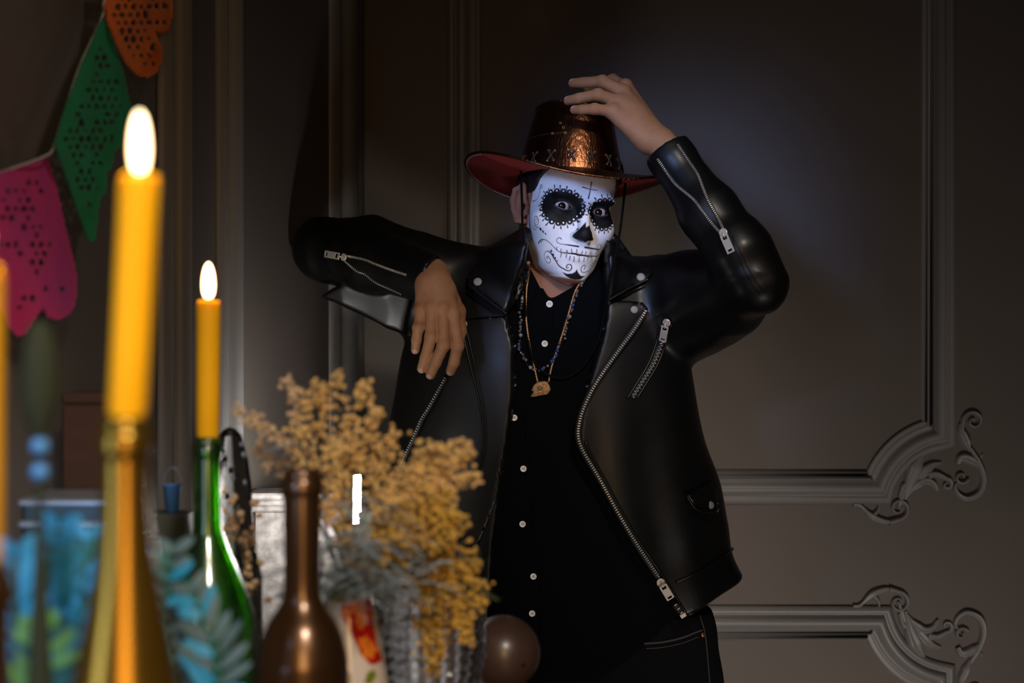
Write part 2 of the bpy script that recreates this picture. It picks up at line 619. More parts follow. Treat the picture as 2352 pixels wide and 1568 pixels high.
def ornament(name, flip, label):
    """corner scrollwork; written for the upper panel, mirrored for the lower one"""
    def Y(pts):
        pts = np.asarray(pts, float)
        if flip: pts = np.stack([pts[:, 0], 1382 + (1166 - pts[:, 1])], 1)
        return pts
    root = thing(name, label, 'moulding', W(2180, 1166 if not flip else 1382, DW - 0.002))
    root['kind'] = 'structure'
    del root['category']
    def part(nm, *args):
        mb = MB()
        for (pts, w, h, g) in args: mound(mb, Y(pts), w, h, groove=g)
        mb.build(nm, M_trim, root)
    part('scroll', (np.concatenate([[(2222, 1030), (2208, 1000)], spiral((2234, 966), 25, math.pi * 0.95, 1.4)]), [7, 12, 11, 9, 8, 6], .014, 0))
    part('scroll', ([(2226, 1028), (2246, 1062), (2257, 1098), (2248, 1130), (2218, 1144), (2196, 1130), (2192, 1112), (2204, 1104)], [9, 13, 15, 16, 18, 15, 10, 5], .018, .25))
    part('scroll', (spiral((2206, 1094), 16, 0.4, 1.1), [10, 9, 7, 5], .014, 0))
    part('scroll', (np.concatenate([[(2128, 1090), (2150, 1088), (2172, 1098)], spiral((2172, 1112), 14, -1.2, 0.9)]), [22, 16, 12, 9, 6], .018, .2))
    part('scroll', (np.concatenate([[(2040, 1198), (2068, 1190)], spiral((2062, 1166), 24, 1.2, -1.35)]), [16, 13, 11, 9, 7, 6], .016, 0))
    part('acanthus_leaf', ([(2078, 1146), (2088, 1104), (2104, 1066), (2120, 1040)], [8, 26, 40, 10], .020, .35),
         ([(2080, 1140), (2108, 1098), (2136, 1070), (2160, 1062)], [8, 26, 30, 8], .016, .3))
    part('acanthus_leaf', ([(2086, 1128), (2118, 1104), (2140, 1108), (2152, 1126)], [10, 24, 20, 8], .018, .3))
    part('acanthus_leaf', ([(2092, 1120), (2104, 1098), (2076, 1112), (2064, 1140)][::-1], [8, 14, 10, 5], .012, 0))
    part('acanthus_leaf', ([(2226, 1036), (2216, 1010), (2206, 988), (2204, 972)], [5, 24, 22, 8], .018, .3))
    part('acanthus_leaf', ([(2252, 1072), (2226, 1054), (2206, 1050), (2198, 1064)], [8, 24, 24, 12], .018, .3))
    part('acanthus_leaf', ([(2062, 1168), (2070, 1140), (2078, 1110), (2080, 1096)], [6, 14, 13, 5], .012, .3))
    part('acanthus_leaf', ([(1958, 1158), (1974, 1160), (2000, 1184), (2030, 1196), (2056, 1196)], [10, 10, 20, 16, 8], .016, .2),
         ([(2000, 1186), (2014, 1172), (2018, 1160), (2014, 1152)], [12, 12, 9, 4], .012, 0))
    part('bead', ([(2252, 1052), (2254, 1046), (2256, 1040)], [4, 8, 4], .006, 0))


ornament('trim_6', False, 'carved plaster scroll at the bottom corner of the upper wall panel')
ornament('trim_7', True, 'carved plaster scroll at the top corner of the lower wall panel')
# ------------------------------------------------------------------ the person
M_skin = mat('skin_and_face_paint', (0.42, 0.23, 0.15), 0.62, spec=.3, attr='Col', bump=0.12, bump_scale=900, sss=0.08, sss_r=(1, .35, .2))
M_hand = mat('hand_skin', (0.42, 0.225, 0.145), 0.5, attr='Col', bump=0.2, bump_scale=700, sss=0.1, sss_r=(1, .35, .2))
M_hair = mat('black_hair', (0.012, 0.009, 0.008), 0.5, bump=0.6, bump_scale=300, stretch=(1, 1, .15))
M_leather = mat('black_leather', (0.0026, 0.0026, 0.0028), 0.42, bump=0.10, bump_scale=420, spec=0.30, rough_noise=(30, 0.38, 0.50), coat=.18, coat_rough=.27)
M_shirt = mat('black_cotton', (0.0022, 0.0026, 0.0032), 0.95, bump=0.3, bump_scale=1500, spec=0.05)
M_jeans = mat('black_denim', (0.0042, 0.0042, 0.005), 0.95, bump=0.5, bump_scale=1200, noise=(0.006, 0.006, 0.007), noise_scale=300, spec=0.06)
M_steel = mat('zip_metal', (0.62, 0.58, 0.53), 0.32, metal=.55)
M_snap = mat('snap_metal', (0.24, 0.225, 0.21), 0.6, metal=.5, spec=.3)
M_button = mat('pearl_button', (0.72, 0.70, 0.68), 0.3, spec=0.6)
M_black = mat('black_thread', (0.006, 0.006, 0.006), 0.7)
M_copper = mat('copper_rivet', (0.55, 0.22, 0.10), 0.4, metal=1.0)


def rotm(ax, deg):
    return np.array(Matrix.Rotation(math.radians(deg), 3, ax))


YAW, ROLL, PITCH = 18.0, 8.0, 3.0
RH = rotm('Z', YAW) @ rotm('Y', ROLL) @ rotm('X', PITCH)
HO = W(1341, 479, 2.325) - RH @ np.array([0, -0.088, 0])
to_head = lambda p: (p - HO) @ RH

HZ = np.array([-.124, -.120, -.112, -.10, -.08, -.06, -.04, -.02, 0, .02, .04, .06, .08, .10, .125])
HWd = np.array([.009, .020, .031, .0430, .0540, .0610, .0655, .0685, .0690, .0710, .0725, .0720, .067, .054, .012])
HYF = np.array([-.070, -.080, -.0885, -.0930, -.0925, -.0925, -.0915, -.0890, -.0865, -.0925, -.0955, -.0935, -.084, -.062, -.012])
HYB = np.array([-.045, -.035, -.020, .005, .035, .060, .078, .088, .094, .098, .100, .098, .090, .072, .02])
HYW = np.array([-.060, -.056, -.048, -.036, -.020, -.008, 0, .004, .006, .008, .010, .010, .010, .010, .010])
EYE = [(-.0325, -.0715, -.0005), (.0325, -.0715, -.0005)]
ER = 0.0122


def cubic_table(x, y, xs):
    x = np.asarray(x, float); y = np.asarray(y, float)
    m = np.gradient(y, x)
    i = np.clip(np.searchsorted(x, xs) - 1, 0, len(x) - 2)
    h = x[i + 1] - x[i]; t = np.clip((xs - x[i]) / h, 0, 1)
    return (2 * t ** 3 - 3 * t ** 2 + 1) * y[i] + (t ** 3 - 2 * t ** 2 + t) * h * m[i] + (-2 * t ** 3 + 3 * t ** 2) * y[i + 1] + (t ** 3 - t ** 2) * h * m[i + 1]


HZD = np.linspace(HZ[0], HZ[-1], 300)
HWD, HYFD, HYBD, HYWD = (cubic_table(HZ, t, HZD) for t in (HWd, HYF, HYB, HYW))


def f_head_local(q, features=True):
    x, y, z = q[:, 0], q[:, 1], q[:, 2]
    w, yf, yb, yw = (np.interp(z, HZD, t) for t in (HWD, HYFD, HYBD, HYWD))
    dy = np.where(y < yw, yw - yf, yb - yw)
    n = 2.35
    e = (np.abs(x / w) ** n + np.abs((y - yw) / dy) ** n) ** (1 / n)
    f = (e - 1) * np.minimum(w, dy) * 0.85
    f = np.maximum(f, np.maximum(z - .128, -.1245 - z))
    if not features: return f
    ax = np.abs(x); m = np.stack([ax, y, z], 1)
    # cheekbones, brow, jaw corner
    f = smin(f, ellip(m, (.046, -.052, -.028), (.020, .026, .020)), .026)
    f = smin(f, ellip(m, (.026, -.084, .0195), (.026, .0115, .0085)), .016)
    # eye sockets
    f = smax(f, -ellip(m, (.0320, -.1000, -.003), (.0185, .0165, .0140)), .014)
    # nose
    f = smin(f, rcone(q, (0, -.0895, .006), (0, -.1085, -.040), .0070, .0095), .012)
    f = smin(f, np.linalg.norm(q - np.array([0, -.1105, -.0445]), axis=1) - .0108, .008)
    f = smin(f, ellip(m, (.0125, -.1010, -.0475), (.0072, .0105, .0078)), .006)
    f = smax(f, -ellip(m, (.0065, -.1090, -.0565), (.0032, .0060, .0040)), .003)
    # muzzle, lips, chin
    f = smin(f, ellip(q, (0, -.0830, -.0740), (.030, .0180, .0200)), .014)
    zl = z + 0.0765 + 6.0 * x * x * 0.2
    f = smin(f, ellip(q, (0, -.0955, -.0715), (.0230, .0085, .0052)), .005)
    f = smin(f, ellip(q, (0, -.0950, -.0832), (.0185, .0085, .0066)), .005)
    slit = np.sqrt((zl / .0007) ** 2 + (np.minimum(0, y + .1010) / .002) ** 2 + (x / .0215) ** 6) - 1
    f = smax(f, -(slit * .0013), .0025)
    f = smin(f, ellip(q, (0, -.0830, -.1070), (.0200, .0140, .0130)), .016)
    # nasolabial hollow
    f = smax(f, -rcone(m, (.021, -.1045, -.050), (.034, -.0965, -.076), .004, .0045), .012)
    # eyelids and openings
    for c in EYE:
        f = smin(f, np.linalg.norm(q - np.array(c), axis=1) - (ER + .0020), .006)
        u = (x - c[0]) / .0158
        s = 1 if c[0] < 0 else -1
        zc = c[2] - 0.0012 * u * s
        g = np.maximum(z - (zc + .0062 * (1 - u * u)), (zc - .0050 * (1 - u * u)) - z)
        g = np.maximum(g, y + .060)
        f = smax(f, -g, .0012)
        f = np.maximum(f, -(np.linalg.norm(q - np.array(c), axis=1) - ER + .0015))
    return f


def f_ear(q, s=-1):
    """ear on the side s*x"""
    c = np.array([-.0695, -.008, -.002]) if s < 0 else np.array([.0655, .020, -.002])
    un = np.array([-.72, .69, 0.0]) if s < 0 else np.array([.34, .94, 0.0]); vn = np.array([0, .10, .995]); nn = np.cross(un, vn)
    d = q - c
    p = np.stack([d @ un, d @ vn, d @ nn], 1)
    rim = [(.000, .012, 0), (.006, .027, 0), (.018, .033, .001), (.030, .025, .001), (.032, .006, 0), (.027, -.010, 0), (.015, -.027, 0), (.003, -.029, 0)]
    f = chain(p, rim, [.0036, .0036, .0040, .0040, .0036, .0036, .0052, .0048], .004)
    f = smin(f, ellip(p, (.013, .001, .0), (.0150, .0290, .0028)), .003)
    f = smin(f, chain(p, [(.013, .022, -.001), (.020, .010, -.001), (.018, -.006, -.001), (.010, -.016, -.001)], [.003, .0032, .003, .003], .003), .003)
    f = smin(f, chain(p, [(.013, .022, .001), (.020, .010, .001), (.018, -.006, .001), (.010, -.016, .001)], [.003, .0032, .003, .003], .003), .003)
    f = smin(f, ellip(p, (.001, -.006, 0), (.0045, .0060, .0045)), .004)
    dd = np.linalg.norm(p[:, :2] - np.array([.0085, -.004]), axis=1)
    f = smax(f, -ellip(p, (.0085, -.004, s * .004), (.0062, .0110, .0040)), .002)
    f = smax(f, -ellip(p, (.0085, -.004, -s * .004), (.0062, .0110, .0040)), .002)
    return f


NB = W(1296, 745, 2.44)      # pit of the neck, inside the torso
NT = HO + RH @ np.array([0, .022, -.055])


def f_headneck(p):
    q = to_head(p)
    f = f_head_local(q)
    f = smin(f, f_ear(q, -1), .004)
    f = smin(f, f_ear(q, 1), .004)
    nk = rcone(p, NT, NB, .056, .064)
    f = smin(f, nk, .016)
    return f


# torso and limbs -- lofted elliptical sections, silhouettes measured at the body's distance
DT = 2.43


def pxpoly(pts, d):
    return [(W(a, b_, d)[0], W(a, b_, d)[2]) for a, b_ in pts]


class Loft:
    def __init__(self, rows, dc, p=2.3):
        r = np.array(rows, float)       # py, left px, right px, half depth, depth offset
        o = np.argsort(-r[:, 0]); r = r[o]
        self.z = ZC + (784 - r[:, 0]) / F * dc
        self.xl = (r[:, 1] - 1176) / F * dc; self.xr = (r[:, 2] - 1176) / F * dc
        self.b = r[:, 3]; self.c = dc + r[:, 4]; self.p = p
        zd = np.linspace(self.z[0], self.z[-1], 240)
        self.xl, self.xr, self.b, self.c = (cubic_table(self.z, t, zd) for t in (self.xl, self.xr, self.b, self.c))
        self.z = zd

    def __call__(self, p, grow=0.0):
        z = p[:, 2]
        xl = np.interp(z, self.z, self.xl); xr = np.interp(z, self.z, self.xr)
        b = np.interp(z, self.z, self.b); c = np.interp(z, self.z, self.c)
        a = (xr - xl) / 2 + grow; b = b + grow
        e = (np.abs((p[:, 0] - (xl + xr) / 2) / a) ** self.p + np.abs((p[:, 1] - c) / b) ** self.p) ** (1 / self.p)
        f = (e - 1) * np.minimum(a, b)
        return np.maximum(f, np.maximum(z - self.z[-1], self.z[0] - z))


shirt_loft = Loft([(612, 1180, 1400, .060, .01), (640, 1105, 1480, .080, 0), (690, 1050, 1545, .100, 0), (800, 1010, 1560, .114, 0),
                   (1000, 1010, 1590, .118, 0), (1200, 1050, 1610, .118, .00), (1400, 1085, 1618, .120, 0), (1560, 1100, 1630, .122, 0),
                   (1640, 1120, 1640, .124, 0)], DT)
jacket_loft = Loft([(585, 1150, 1440, .070, .015), (604, 1068, 1540, .085, .01), (630, 1010, 1590, .098, 0), (700, 962, 1602, .122, 0),
                    (800, 926, 1584, .136, 0), (900, 908, 1597, .142, 0), (1000, 890, 1618, .146, 0), (1100, 874, 1650, .146, 0),
                    (1200, 866, 1664, .146, 0), (1280, 866, 1676, .146, 0), (1335, 870, 1704, .146, 0), (1440, 890, 1700, .146, 0)], DT, 2.4)

SA = [W(1085, 662, 2.43), W(930, 625, 2.41), W(850, 586, 2.40), W(745, 573, 2.375)]
FA = [W(745, 573, 2.375), W(860, 600, 2.31), W(990, 640, 2.235)]
SB = [W(1520, 700, 2.43), W(1600, 690, 2.36), W(1738, 652, 2.20)]
FB = [W(1738, 652, 2.20), W(1700, 580, 2.205), W(1630, 490, 2.235), W(1543, 362, 2.27), W(1524, 333, 2.275)]


def seg_param(p, pts):
    """arc-length parameter of the nearest point on a polyline and the angle-free offset"""
    best = np.full(len(p), 1e9); s = np.zeros(len(p)); acc = 0
    for i in range(len(pts) - 1):
        a, b = pts[i], pts[i + 1]; ba = b - a; L = np.linalg.norm(ba)
        h = np.clip((p - a) @ ba / (ba @ ba), 0, 1)
        d = np.linalg.norm(p - a - h[:, None] * ba, axis=1)
        m = d < best
        best = np.where(m, d, best); s = np.where(m, acc + h * L, s); acc += L
    return s


def folds(p, pts, freq, amp, seed, peak):
    """creases across a sleeve, strongest near the arc position peak"""
    s = seg_param(p, pts)
    w = vnoise(p, 14, seed) * 1.3 + vnoise(p, 5, seed + 3) * 1.2
    ph = s * freq + w
    r = np.abs(np.sin(ph))
    env = 0.35 + 0.65 * np.exp(-((s - peak) / .08) ** 2)
    return amp * env * (r - 0.6)


def f_sleeves(p):
    fa = chain(p, SA, [.074, .066, .060, .052], .03)
    fa = smin(fa, chain(p, FA, [.051, .047, .039], .02), .012)
    # the loose underside of the sleeve hanging below the forearm
    fa = smin(fa, rcone(p, W(850, 640, 2.39), W(960, 690, 2.39), .045, .05), .02)
    d2 = poly_sdf(p[:, 0], p[:, 2], FOLDA) + .006
    dy = np.abs(p[:, 1] - (2.352 + (ZFOLD - p[:, 2]) * .30)) - .030
    fa2 = np.hypot(np.maximum(d2, 0), np.maximum(dy, 0)) + np.minimum(np.maximum(d2, dy), 0) - .006
    fa = smin(fa, fa2, .007)
    fa = smin(fa, rcone(p, W(880, 592, 2.31), W(1024, 613, 2.252), .040, .0055), .008)
    fb = chain(p, SB, [.086, .078, .044], .03)
    fb = smin(fb, rcone(p, W(1585, 745, 2.38), W(1680, 700, 2.29), .056, .052), .03)
    fb = smin(fb, chain(p, FB, [.044, .049, .045, .0345, .033], .02), .020)
    return fa, fb


FOLDA = pxpoly([(734, 681), (762, 664), (792, 654), (770, 606), (940, 620), (946, 690), (926, 766), (886, 752), (840, 728), (790, 702)], 2.34)
ZFOLD = W(0, 650, 2.34)[2]
cuffA_n = np.array([.93, -.22, -.30]); cuffA_n /= np.linalg.norm(cuffA_n)
cuffB_n = (W(1524, 333, 2.275) - W(1575, 410, 2.26)); cuffB_n /= np.linalg.norm(cuffB_n)
SHOULD = W(1085, 660, 2.43)

# the opening of the jacket, seen from the front


OPEN = pxpoly([(1222, 520), (1205, 600), (1178, 660), (1166, 722), (1182, 800), (1180, 900), (1168, 1000), (1150, 1110), (1132, 1240),
               (1118, 1480), (1620, 1480), (1573, 1416), (1514, 1330), (1463, 1252), (1420, 1180), (1378, 1103), (1342, 1043),
               (1330, 1012), (1330, 985), (1345, 900), (1385, 770), (1396, 690), (1398, 620), (1392, 520)], 2.30)
HEM_P = W(1572, 1414, 2.32); HEM_N = np.array([.0, 0, -1.0])
hem_r = (W(1704, 1343, 2.36) - HEM_P)
HEM_N = np.array([hem_r[2], 0, -hem_r[0]]); HEM_N /= np.linalg.norm(HEM_N)


def f_shirt(p):
    f = shirt_loft(p)
    w = 0.0022 * np.sin(vnoise(p, 6, 11) * 3 + (p[:, 0] * 20 + p[:, 2] * 28)) * np.exp(-((p[:, 2] - .95) / .25) ** 2)
    f = f + w
    # neckline
    v = poly_sdf(p[:, 0], p[:, 2], NECK)
    f = smax(f, -np.maximum(v, p[:, 1] - 2.42), .006)
    # shirt tail: long on the right, tucked behind the jeans nowhere
    hem = (p[:, 2] - TAIL_P[2]) * .80 + (p[:, 0] - TAIL_P[0]) * -.60
    f = np.maximum(f, -hem)
    return f


NECK = pxpoly([(1205, 560), (1222, 618), (1240, 658), (1263, 687), (1300, 671), (1337, 648), (1375, 560)], 2.33)
TAIL_P = W(1490, 1472, 2.33)


CT, CBt = W(1298, 535, 2.445), W(1288, 622, 2.43)
COLN = np.array([.06, .25, .96]); COLN /= np.linalg.norm(COLN)


def f_jacket(p):
    f = jacket_loft(p)
    fa, fb = f_sleeves(p)
    m = np.abs(fa) < .02
    if m.any():
        fa = fa.copy(); fa[m] += folds(p[m], FA, 44, .0032, 5, .04)
    m = np.abs(fb) < .02
    if m.any():
        fb = fb.copy(); fb[m] += folds(p[m], FB, 38, .0024, 9, .02)
    # cut sleeve ends at the cuffs
    ca = np.maximum((p - W(1000, 660, 2.235)) @ cuffA_n, -.10 - (p - W(1000, 660, 2.235)) @ cuffA_n)
    near = np.linalg.norm(p - W(1000, 645, 2.22), axis=1) - .095
    fa = np.maximum(fa, np.minimum((p - W(985, 650, 2.235)) @ cuffA_n, np.maximum(near, -near) * 0 + np.where(near < 0, (p - W(985, 650, 2.235)) @ cuffA_n, -1)))
    cb = (p - W(1531, 344, 2.275)) @ cuffB_n
    fb = np.maximum(fb, cb)
    # soft vertical drape on the body panels
    m = np.abs(f) < .02
    if m.any():
        q = p[m]
        dr = .0030 * np.sin(q[:, 0] * 62 + vnoise(q, 4, 21) * 2.4) * np.clip((1.42 - q[:, 2]) / .3, 0.15, 1)
        f = f.copy(); f[m] += dr
    open_ = np.maximum(poly_sdf(p[:, 0], p[:, 2], OPEN), p[:, 1] - 2.44)
    f = smax(f, -open_, .006)
    f = smax(f, (p - HEM_P) @ HEM_N, .007)
    # hollow round the neck
    f = smax(f, -rcone(p, NT, NB, .066, .070), .006)
    col_ = np.maximum(rcone(p, CT, CBt, .070, .150), -rcone(p, NT, NB, .066, .070))
    col_ = np.maximum(col_, (p - W(1196, 527, 2.43)) @ COLN)
    col_ = smax(col_, -np.maximum(poly_sdf(p[:, 0], p[:, 2], OPEN), p[:, 1] - 2.44), .008)
    f = smin(f, col_, .010)
    f = smin(f, fa, .022)
    f = smin(f, fb, .022)
    return f


def f_body(p):
    return np.minimum(f_jacket(p), f_shirt(p))


person = thing('person', 'person in black leather jacket and white skull face paint, hand on hat, elbow on wall',
               'person', (W(1450, 784, DT)[0], DT, 0))

# ---- skin: head, neck, hands in one body mesh
HA = dict(
    wrist=[W(1004, 655, 2.255), W(992, 640, 2.225), W(993, 662, 2.205)],
    mcp=[W(969, 716, 2.195), W(992, 712, 2.188), W(1019, 715, 2.186), W(1041, 727, 2.19)],
)
FINGA = [  # pinky, ring, middle, index (px,py,depth)
    [(969, 712, 2.196), (961, 752, 2.188), (957, 780, 2.194), (954, 803, 2.203)],
    [(992, 708, 2.188), (990, 774, 2.178), (978, 820, 2.186), (969, 846, 2.198)],
    [(1018, 710, 2.186), (1019, 792, 2.174), (1001, 832, 2.183), (989, 860, 2.196)],
    [(1040, 722, 2.190), (1051, 795, 2.180), (1043, 832, 2.190), (1035, 852, 2.202)],
]
RA = [[.0098, .0088, .0080, .0070], [.0102, .0093, .0086, .0076], [.0105, .0096, .0088, .0078], [.0102, .0094, .0085, .0076]]
THA = [(1028, 668, 2.215), (1052, 715, 2.235), (1056, 760, 2.240), (1050, 800, 2.238)]


def f_handA(p):
    f = rcone(p, W(1000, 636, 2.240), W(993, 657, 2.208), .0225, .0225)
    f = smin(f, rcone(p, W(994, 622, 2.250), W(996, 640, 2.222), .0205, .0235), .015)
    # back of the hand, one bone per finger
    wr = [W(978, 650, 2.212), W(990, 648, 2.206), W(1003, 648, 2.206), W(1014, 655, 2.212)]
    for i, fg in enumerate(FINGA):
        f = smin(f, rcone(p, wr[i], W(*fg[0]), .0150, .0118), .012)
    f = smin(f, rcone(p, W(1000, 665, 2.222), W(1010, 705, 2.206), .018, .014), .015)
    th = chain(p, [W(*t) for t in THA], [.014, .0115, .0100, .0085], .006)
    f = smin(f, th, .010)
    for i, fg in enumerate(FINGA):
        pts = [W(*t) for t in fg]
        g = chain(p, pts, RA[i], .003)
        # knuckle swellings
        g = smin(g, np.linalg.norm(p - pts[1] - np.array([0, -.001, 0]), axis=1) - RA[i][1] * 1.02, .004)
        g = smin(g, np.linalg.norm(p - pts[0] - np.array([0, -.0035, .002]), axis=1) - .0098, .008)
        f = smin(f, g, .0032)
    return f


FINGB = [  # index (behind), middle, ring, pinky
    [(1436, 200, 2.350), (1408, 184, 2.385), (1372, 196, 2.415), (1350, 206, 2.425)],
    [(1430, 212, 2.325), (1384, 187, 2.325), (1340, 190, 2.345), (1316, 191, 2.357)],
    [(1424, 236, 2.305), (1374, 217, 2.292), (1330, 226, 2.305), (1305, 231, 2.318)],
    [(1406, 256, 2.292), (1366, 250, 2.283), (1336, 252, 2.292), (1319, 252, 2.302)],
]
RB = [[.0105, .0095, .0085, .0076], [.0110, .0098, .0088, .0078], [.0108, .0094, .0086, .0076], [.0095, .0085, .0078, .0070]]
THB = [(1480, 290, 2.33), (1440, 262, 2.375), (1415, 255, 2.41), (1398, 250, 2.425)]


def f_handB(p):
    f = rcone(p, W(1552, 372, 2.28), W(1518, 328, 2.285), .0255, .0250)
    wr = [W(1508, 312, 2.305), W(1500, 312, 2.295), W(1492, 318, 2.288), W(1484, 324, 2.285)]
    for i, fg in enumerate(FINGB):
        f = smin(f, rcone(p, wr[i], W(*fg[0]), .0165, .0125), .014)
    f = smin(f, rcone(p, W(1490, 315, 2.300), W(1440, 255, 2.312), .021, .018), .016)
    th = chain(p, [W(*t) for t in THB], [.015, .0115, .0100, .0085], .006)
    f = smin(f, th, .010)
    for i, fg in enumerate(FINGB):
        pts = [W(*t) for t in fg]
        g = chain(p, pts, RB[i], .003)
        g = smin(g, np.linalg.norm(p - pts[1], axis=1) - RB[i][1] * 1.03, .004)
        g = smin(g, np.linalg.norm(p - pts[0] - np.array([.001, -.001, .003]), axis=1) - .0105, .008)
        f = smin(f, g, .0035)
    return f


def proj(p):
    return np.stack([1176 + p[:, 0] / p[:, 1] * F, 784 - (p[:, 2] - ZC) / p[:, 1] * F], 1)


hv, hq = sdf_mesh(f_headneck, (HO[0] - .135, 2.27, HO[2] - .225), (HO[0] + .125, 2.56, HO[2] + .14), 0.00085)
SKIN = np.array([0.28, 0.130, 0.080])
hl = to_head(hv)
hn = grad(f_headneck, hv, .0008)
hnl = hn @ RH
hcol = np.tile(SKIN, (len(hv), 1))
# warmer ear hollows and neck
WHITE = np.array([0.74, 0.75, 0.78])


def sstep(a, b_, x):
    t = np.clip((x - a) / (b_ - a), 0, 1); return t * t * (3 - 2 * t)


hairline = sstep(-.006 - .012 * sstep(-.02, .02, hl[:, 2]), -.010 - .012 * sstep(-.02, .02, hl[:, 2]), hl[:, 1] + .10 * np.maximum(0, hl[:, 2] - .03) + 0.0025 * vnoise(hl, 180, 3))
wh = hairline * (1 - sstep(.62, .80, -hnl[:, 2]) * sstep(-.080, -.098, hl[:, 2])) * sstep(-.132, -.129, hl[:, 2])
wh *= sstep(.002, .005, np.minimum(f_ear(hl, -1), f_ear(hl, 1)))
wh *= 0.94 + 0.06 * vnoise(hl, 260, 8)
cheek_gap = 1.0
hcol = hcol * (1 - wh[:, None]) + WHITE * wh[:, None]
us = np.stack([.085 * np.arctan2(hl[:, 0], -hl[:, 1] + .0), hl[:, 2]], 1)     # unrolled face coordinates
front = (hn[:, 1] < 0.25) & (hl[:, 1] < .0)
fpx = proj(hv)
fi = np.where(front)[0]


def C1(pts):
    pts = np.asarray(pts, float)
    return np.stack([1200 + pts[:, 0] * .17218, 390 + pts[:, 1] * .17219], 1)


def on_face(pts):
    """crop points -> unrolled face coordinates, through the nearest front vertex"""
    q = C1(pts); out = []
    for a in q:
        d = ((fpx[fi] - a) ** 2).sum(1) + (hv[fi, 1] - 2.3) * 8.0
        j = fi[np.argmin(d)]
        # refine by local linear correction
        e = (a - fpx[j]) / F * hv[j, 1]
        dl = RH.T @ np.array([e[0], 0, -e[1]])
        corr = np.array([dl[0], dl[2]]) if np.hypot(*e) < .0012 else np.zeros(2)
        out.append(us[j] + corr)
    return np.array(out)


BLACK = np.array([0.004, 0.004, 0.005])
AA = .00045


def paint(d, c, amount=1.0):
    a = np.clip(.5 - d / (2 * AA), 0, 1)[:, None] * amount
    return a, c


def stroke(pts, wid, c=BLACK, smooth=True, amount=1.0):
    p = on_face(pts)
    if smooth and len(p) > 2:
        n = max(12, len(p) * 5)
        p = spline(p, n)
    w = np.interp(np.linspace(0, 1, len(p)), np.linspace(0, 1, len(wid)), wid) * .17218 / F * 2.33 / 2 * 1.22
    lo = p.min(0) - .004; hi = p.max(0) + .004
    m = front & (us[:, 0] > lo[0]) & (us[:, 0] < hi[0]) & (us[:, 1] > lo[1]) & (us[:, 1] < hi[1])
    idx = np.where(m)[0]
    if not len(idx): return
    x = us[idx]; best = np.full(len(idx), 1e9)
    for i in range(len(p) - 1):
        ba = p[i + 1] - p[i]
        h = np.clip(((x - p[i]) @ ba) / (ba @ ba + 1e-15), 0, 1)
        best = np.minimum(best, np.linalg.norm(x - p[i] - h[:, None] * ba, axis=1) - (w[i] + (w[i + 1] - w[i]) * h))
    a, cc = paint(best, c, amount)
    hcol[idx] = hcol[idx] * (1 - a) + cc * a


def patch(pts, c=BLACK, discs=(), rad=0.0, hole=None):
    p = on_face(pts)
    idx = np.where(front & (us[:, 0] > p[:, 0].min() - .01) & (us[:, 0] < p[:, 0].max() + .01) & (us[:, 1] > p[:, 1].min() - .01) & (us[:, 1] < p[:, 1].max() + .01))[0]
    d = poly_sdf(us[idx, 0], us[idx, 1], p)
    r = rad * .17218 / F * 2.33
    if r:
        for k in p: d = np.minimum(d, np.linalg.norm(us[idx] - k, axis=1) - r)
    a, cc = paint(d, c)
    hcol[idx] = hcol[idx] * (1 - a) + cc * a
    return p


GEM_L = [(262, 440), (292, 368), (328, 318), (380, 292), (458, 280), (545, 282), (630, 297), (720, 340), (775, 408), (805, 480), (800, 537), (776, 582), (730, 620), (682, 660), (628, 695), (546, 708), (477, 712), (390, 692), (338, 645), (285, 598), (255, 520)]
GEM_R = [(1032, 412), (1100, 402), (1165, 398), (1215, 418), (1250, 445), (1285, 515), (1275, 580), (1236, 635), (1212, 690), (1195, 740), (1165, 768), (1115, 785), (1055, 790), (1003, 762), (960, 722), (930, 675), (905, 620), (893, 560), (905, 512), (960, 452)]
patch(GEM_L, rad=36); patch(GEM_R, rad=31)
for t in [((285, 287), (300, 320)), ((350, 255), (354, 292)), ((427, 205), (431, 258)), ((505, 208), (504, 252)), ((594, 222), (589, 268)), ((700, 275), (690, 297)), ((788, 350), (768, 364)), ((835, 430), (808, 441)), ((254, 368), (272, 394)), ((217, 477), (252, 480)), ((233, 612), (264, 590)), ((270, 676), (310, 640)), ((314, 736), (354, 690)), ((417, 777), (431, 725)), ((513, 782), (513, 740)), ((604, 770), (596, 732)), ((682, 737), (670, 695)), ((742, 693), (722, 655)), ((787, 631), (766, 610)),
          ((967, 374), (985, 416)), ((1056, 334), (1064, 385)), ((1132, 328), (1134, 370)), ((1190, 337), (1192, 375)), ((884, 444), (922, 476)), ((860, 519), (888, 528)), ((848, 598), (882, 598)), ((970, 806), (973, 770)), ((1017, 836), (1023, 805)), ((1091, 846), (1090, 812)), ((1146, 831), (1139, 805)), ((1186, 791), (1180, 770))]:
    stroke(t, [15, 7], smooth=False)
stroke([(922, 160), (905, 265), (882, 380)], [13, 9, 15], smooth=False)
stroke([(802, 230), (900, 258), (993, 272)], [14, 8, 9], smooth=False)
patch([(848, 690), (849, 768), (896, 735), (916, 820), (950, 915), (938, 945), (884, 945), (852, 967), (800, 969), (762, 945), (702, 922), (664, 892), (676, 858), (742, 800), (792, 750)])
stroke([(517, 922), (505, 908), (482, 904), (458, 928), (460, 958), (500, 985), (600, 1000), (744, 1022)], [10, 7, 7, 7, 8, 15, 17, 20])
stroke([(838, 1034), (930, 1048), (1018, 1064)], [22, 18, 14], smooth=False)
stroke([(1018, 1064), (1043, 1040), (1045, 1008), (1026, 996), (1006, 1012), (1010, 1030)], [12, 9, 7, 6, 6, 5])
stroke([(213, 977), (245, 935), (290, 928), (350, 960), (420, 1030), (480, 1085), (540, 1105), (620, 1118)], [16, 11, 8, 7, 7, 9, 8, 6])
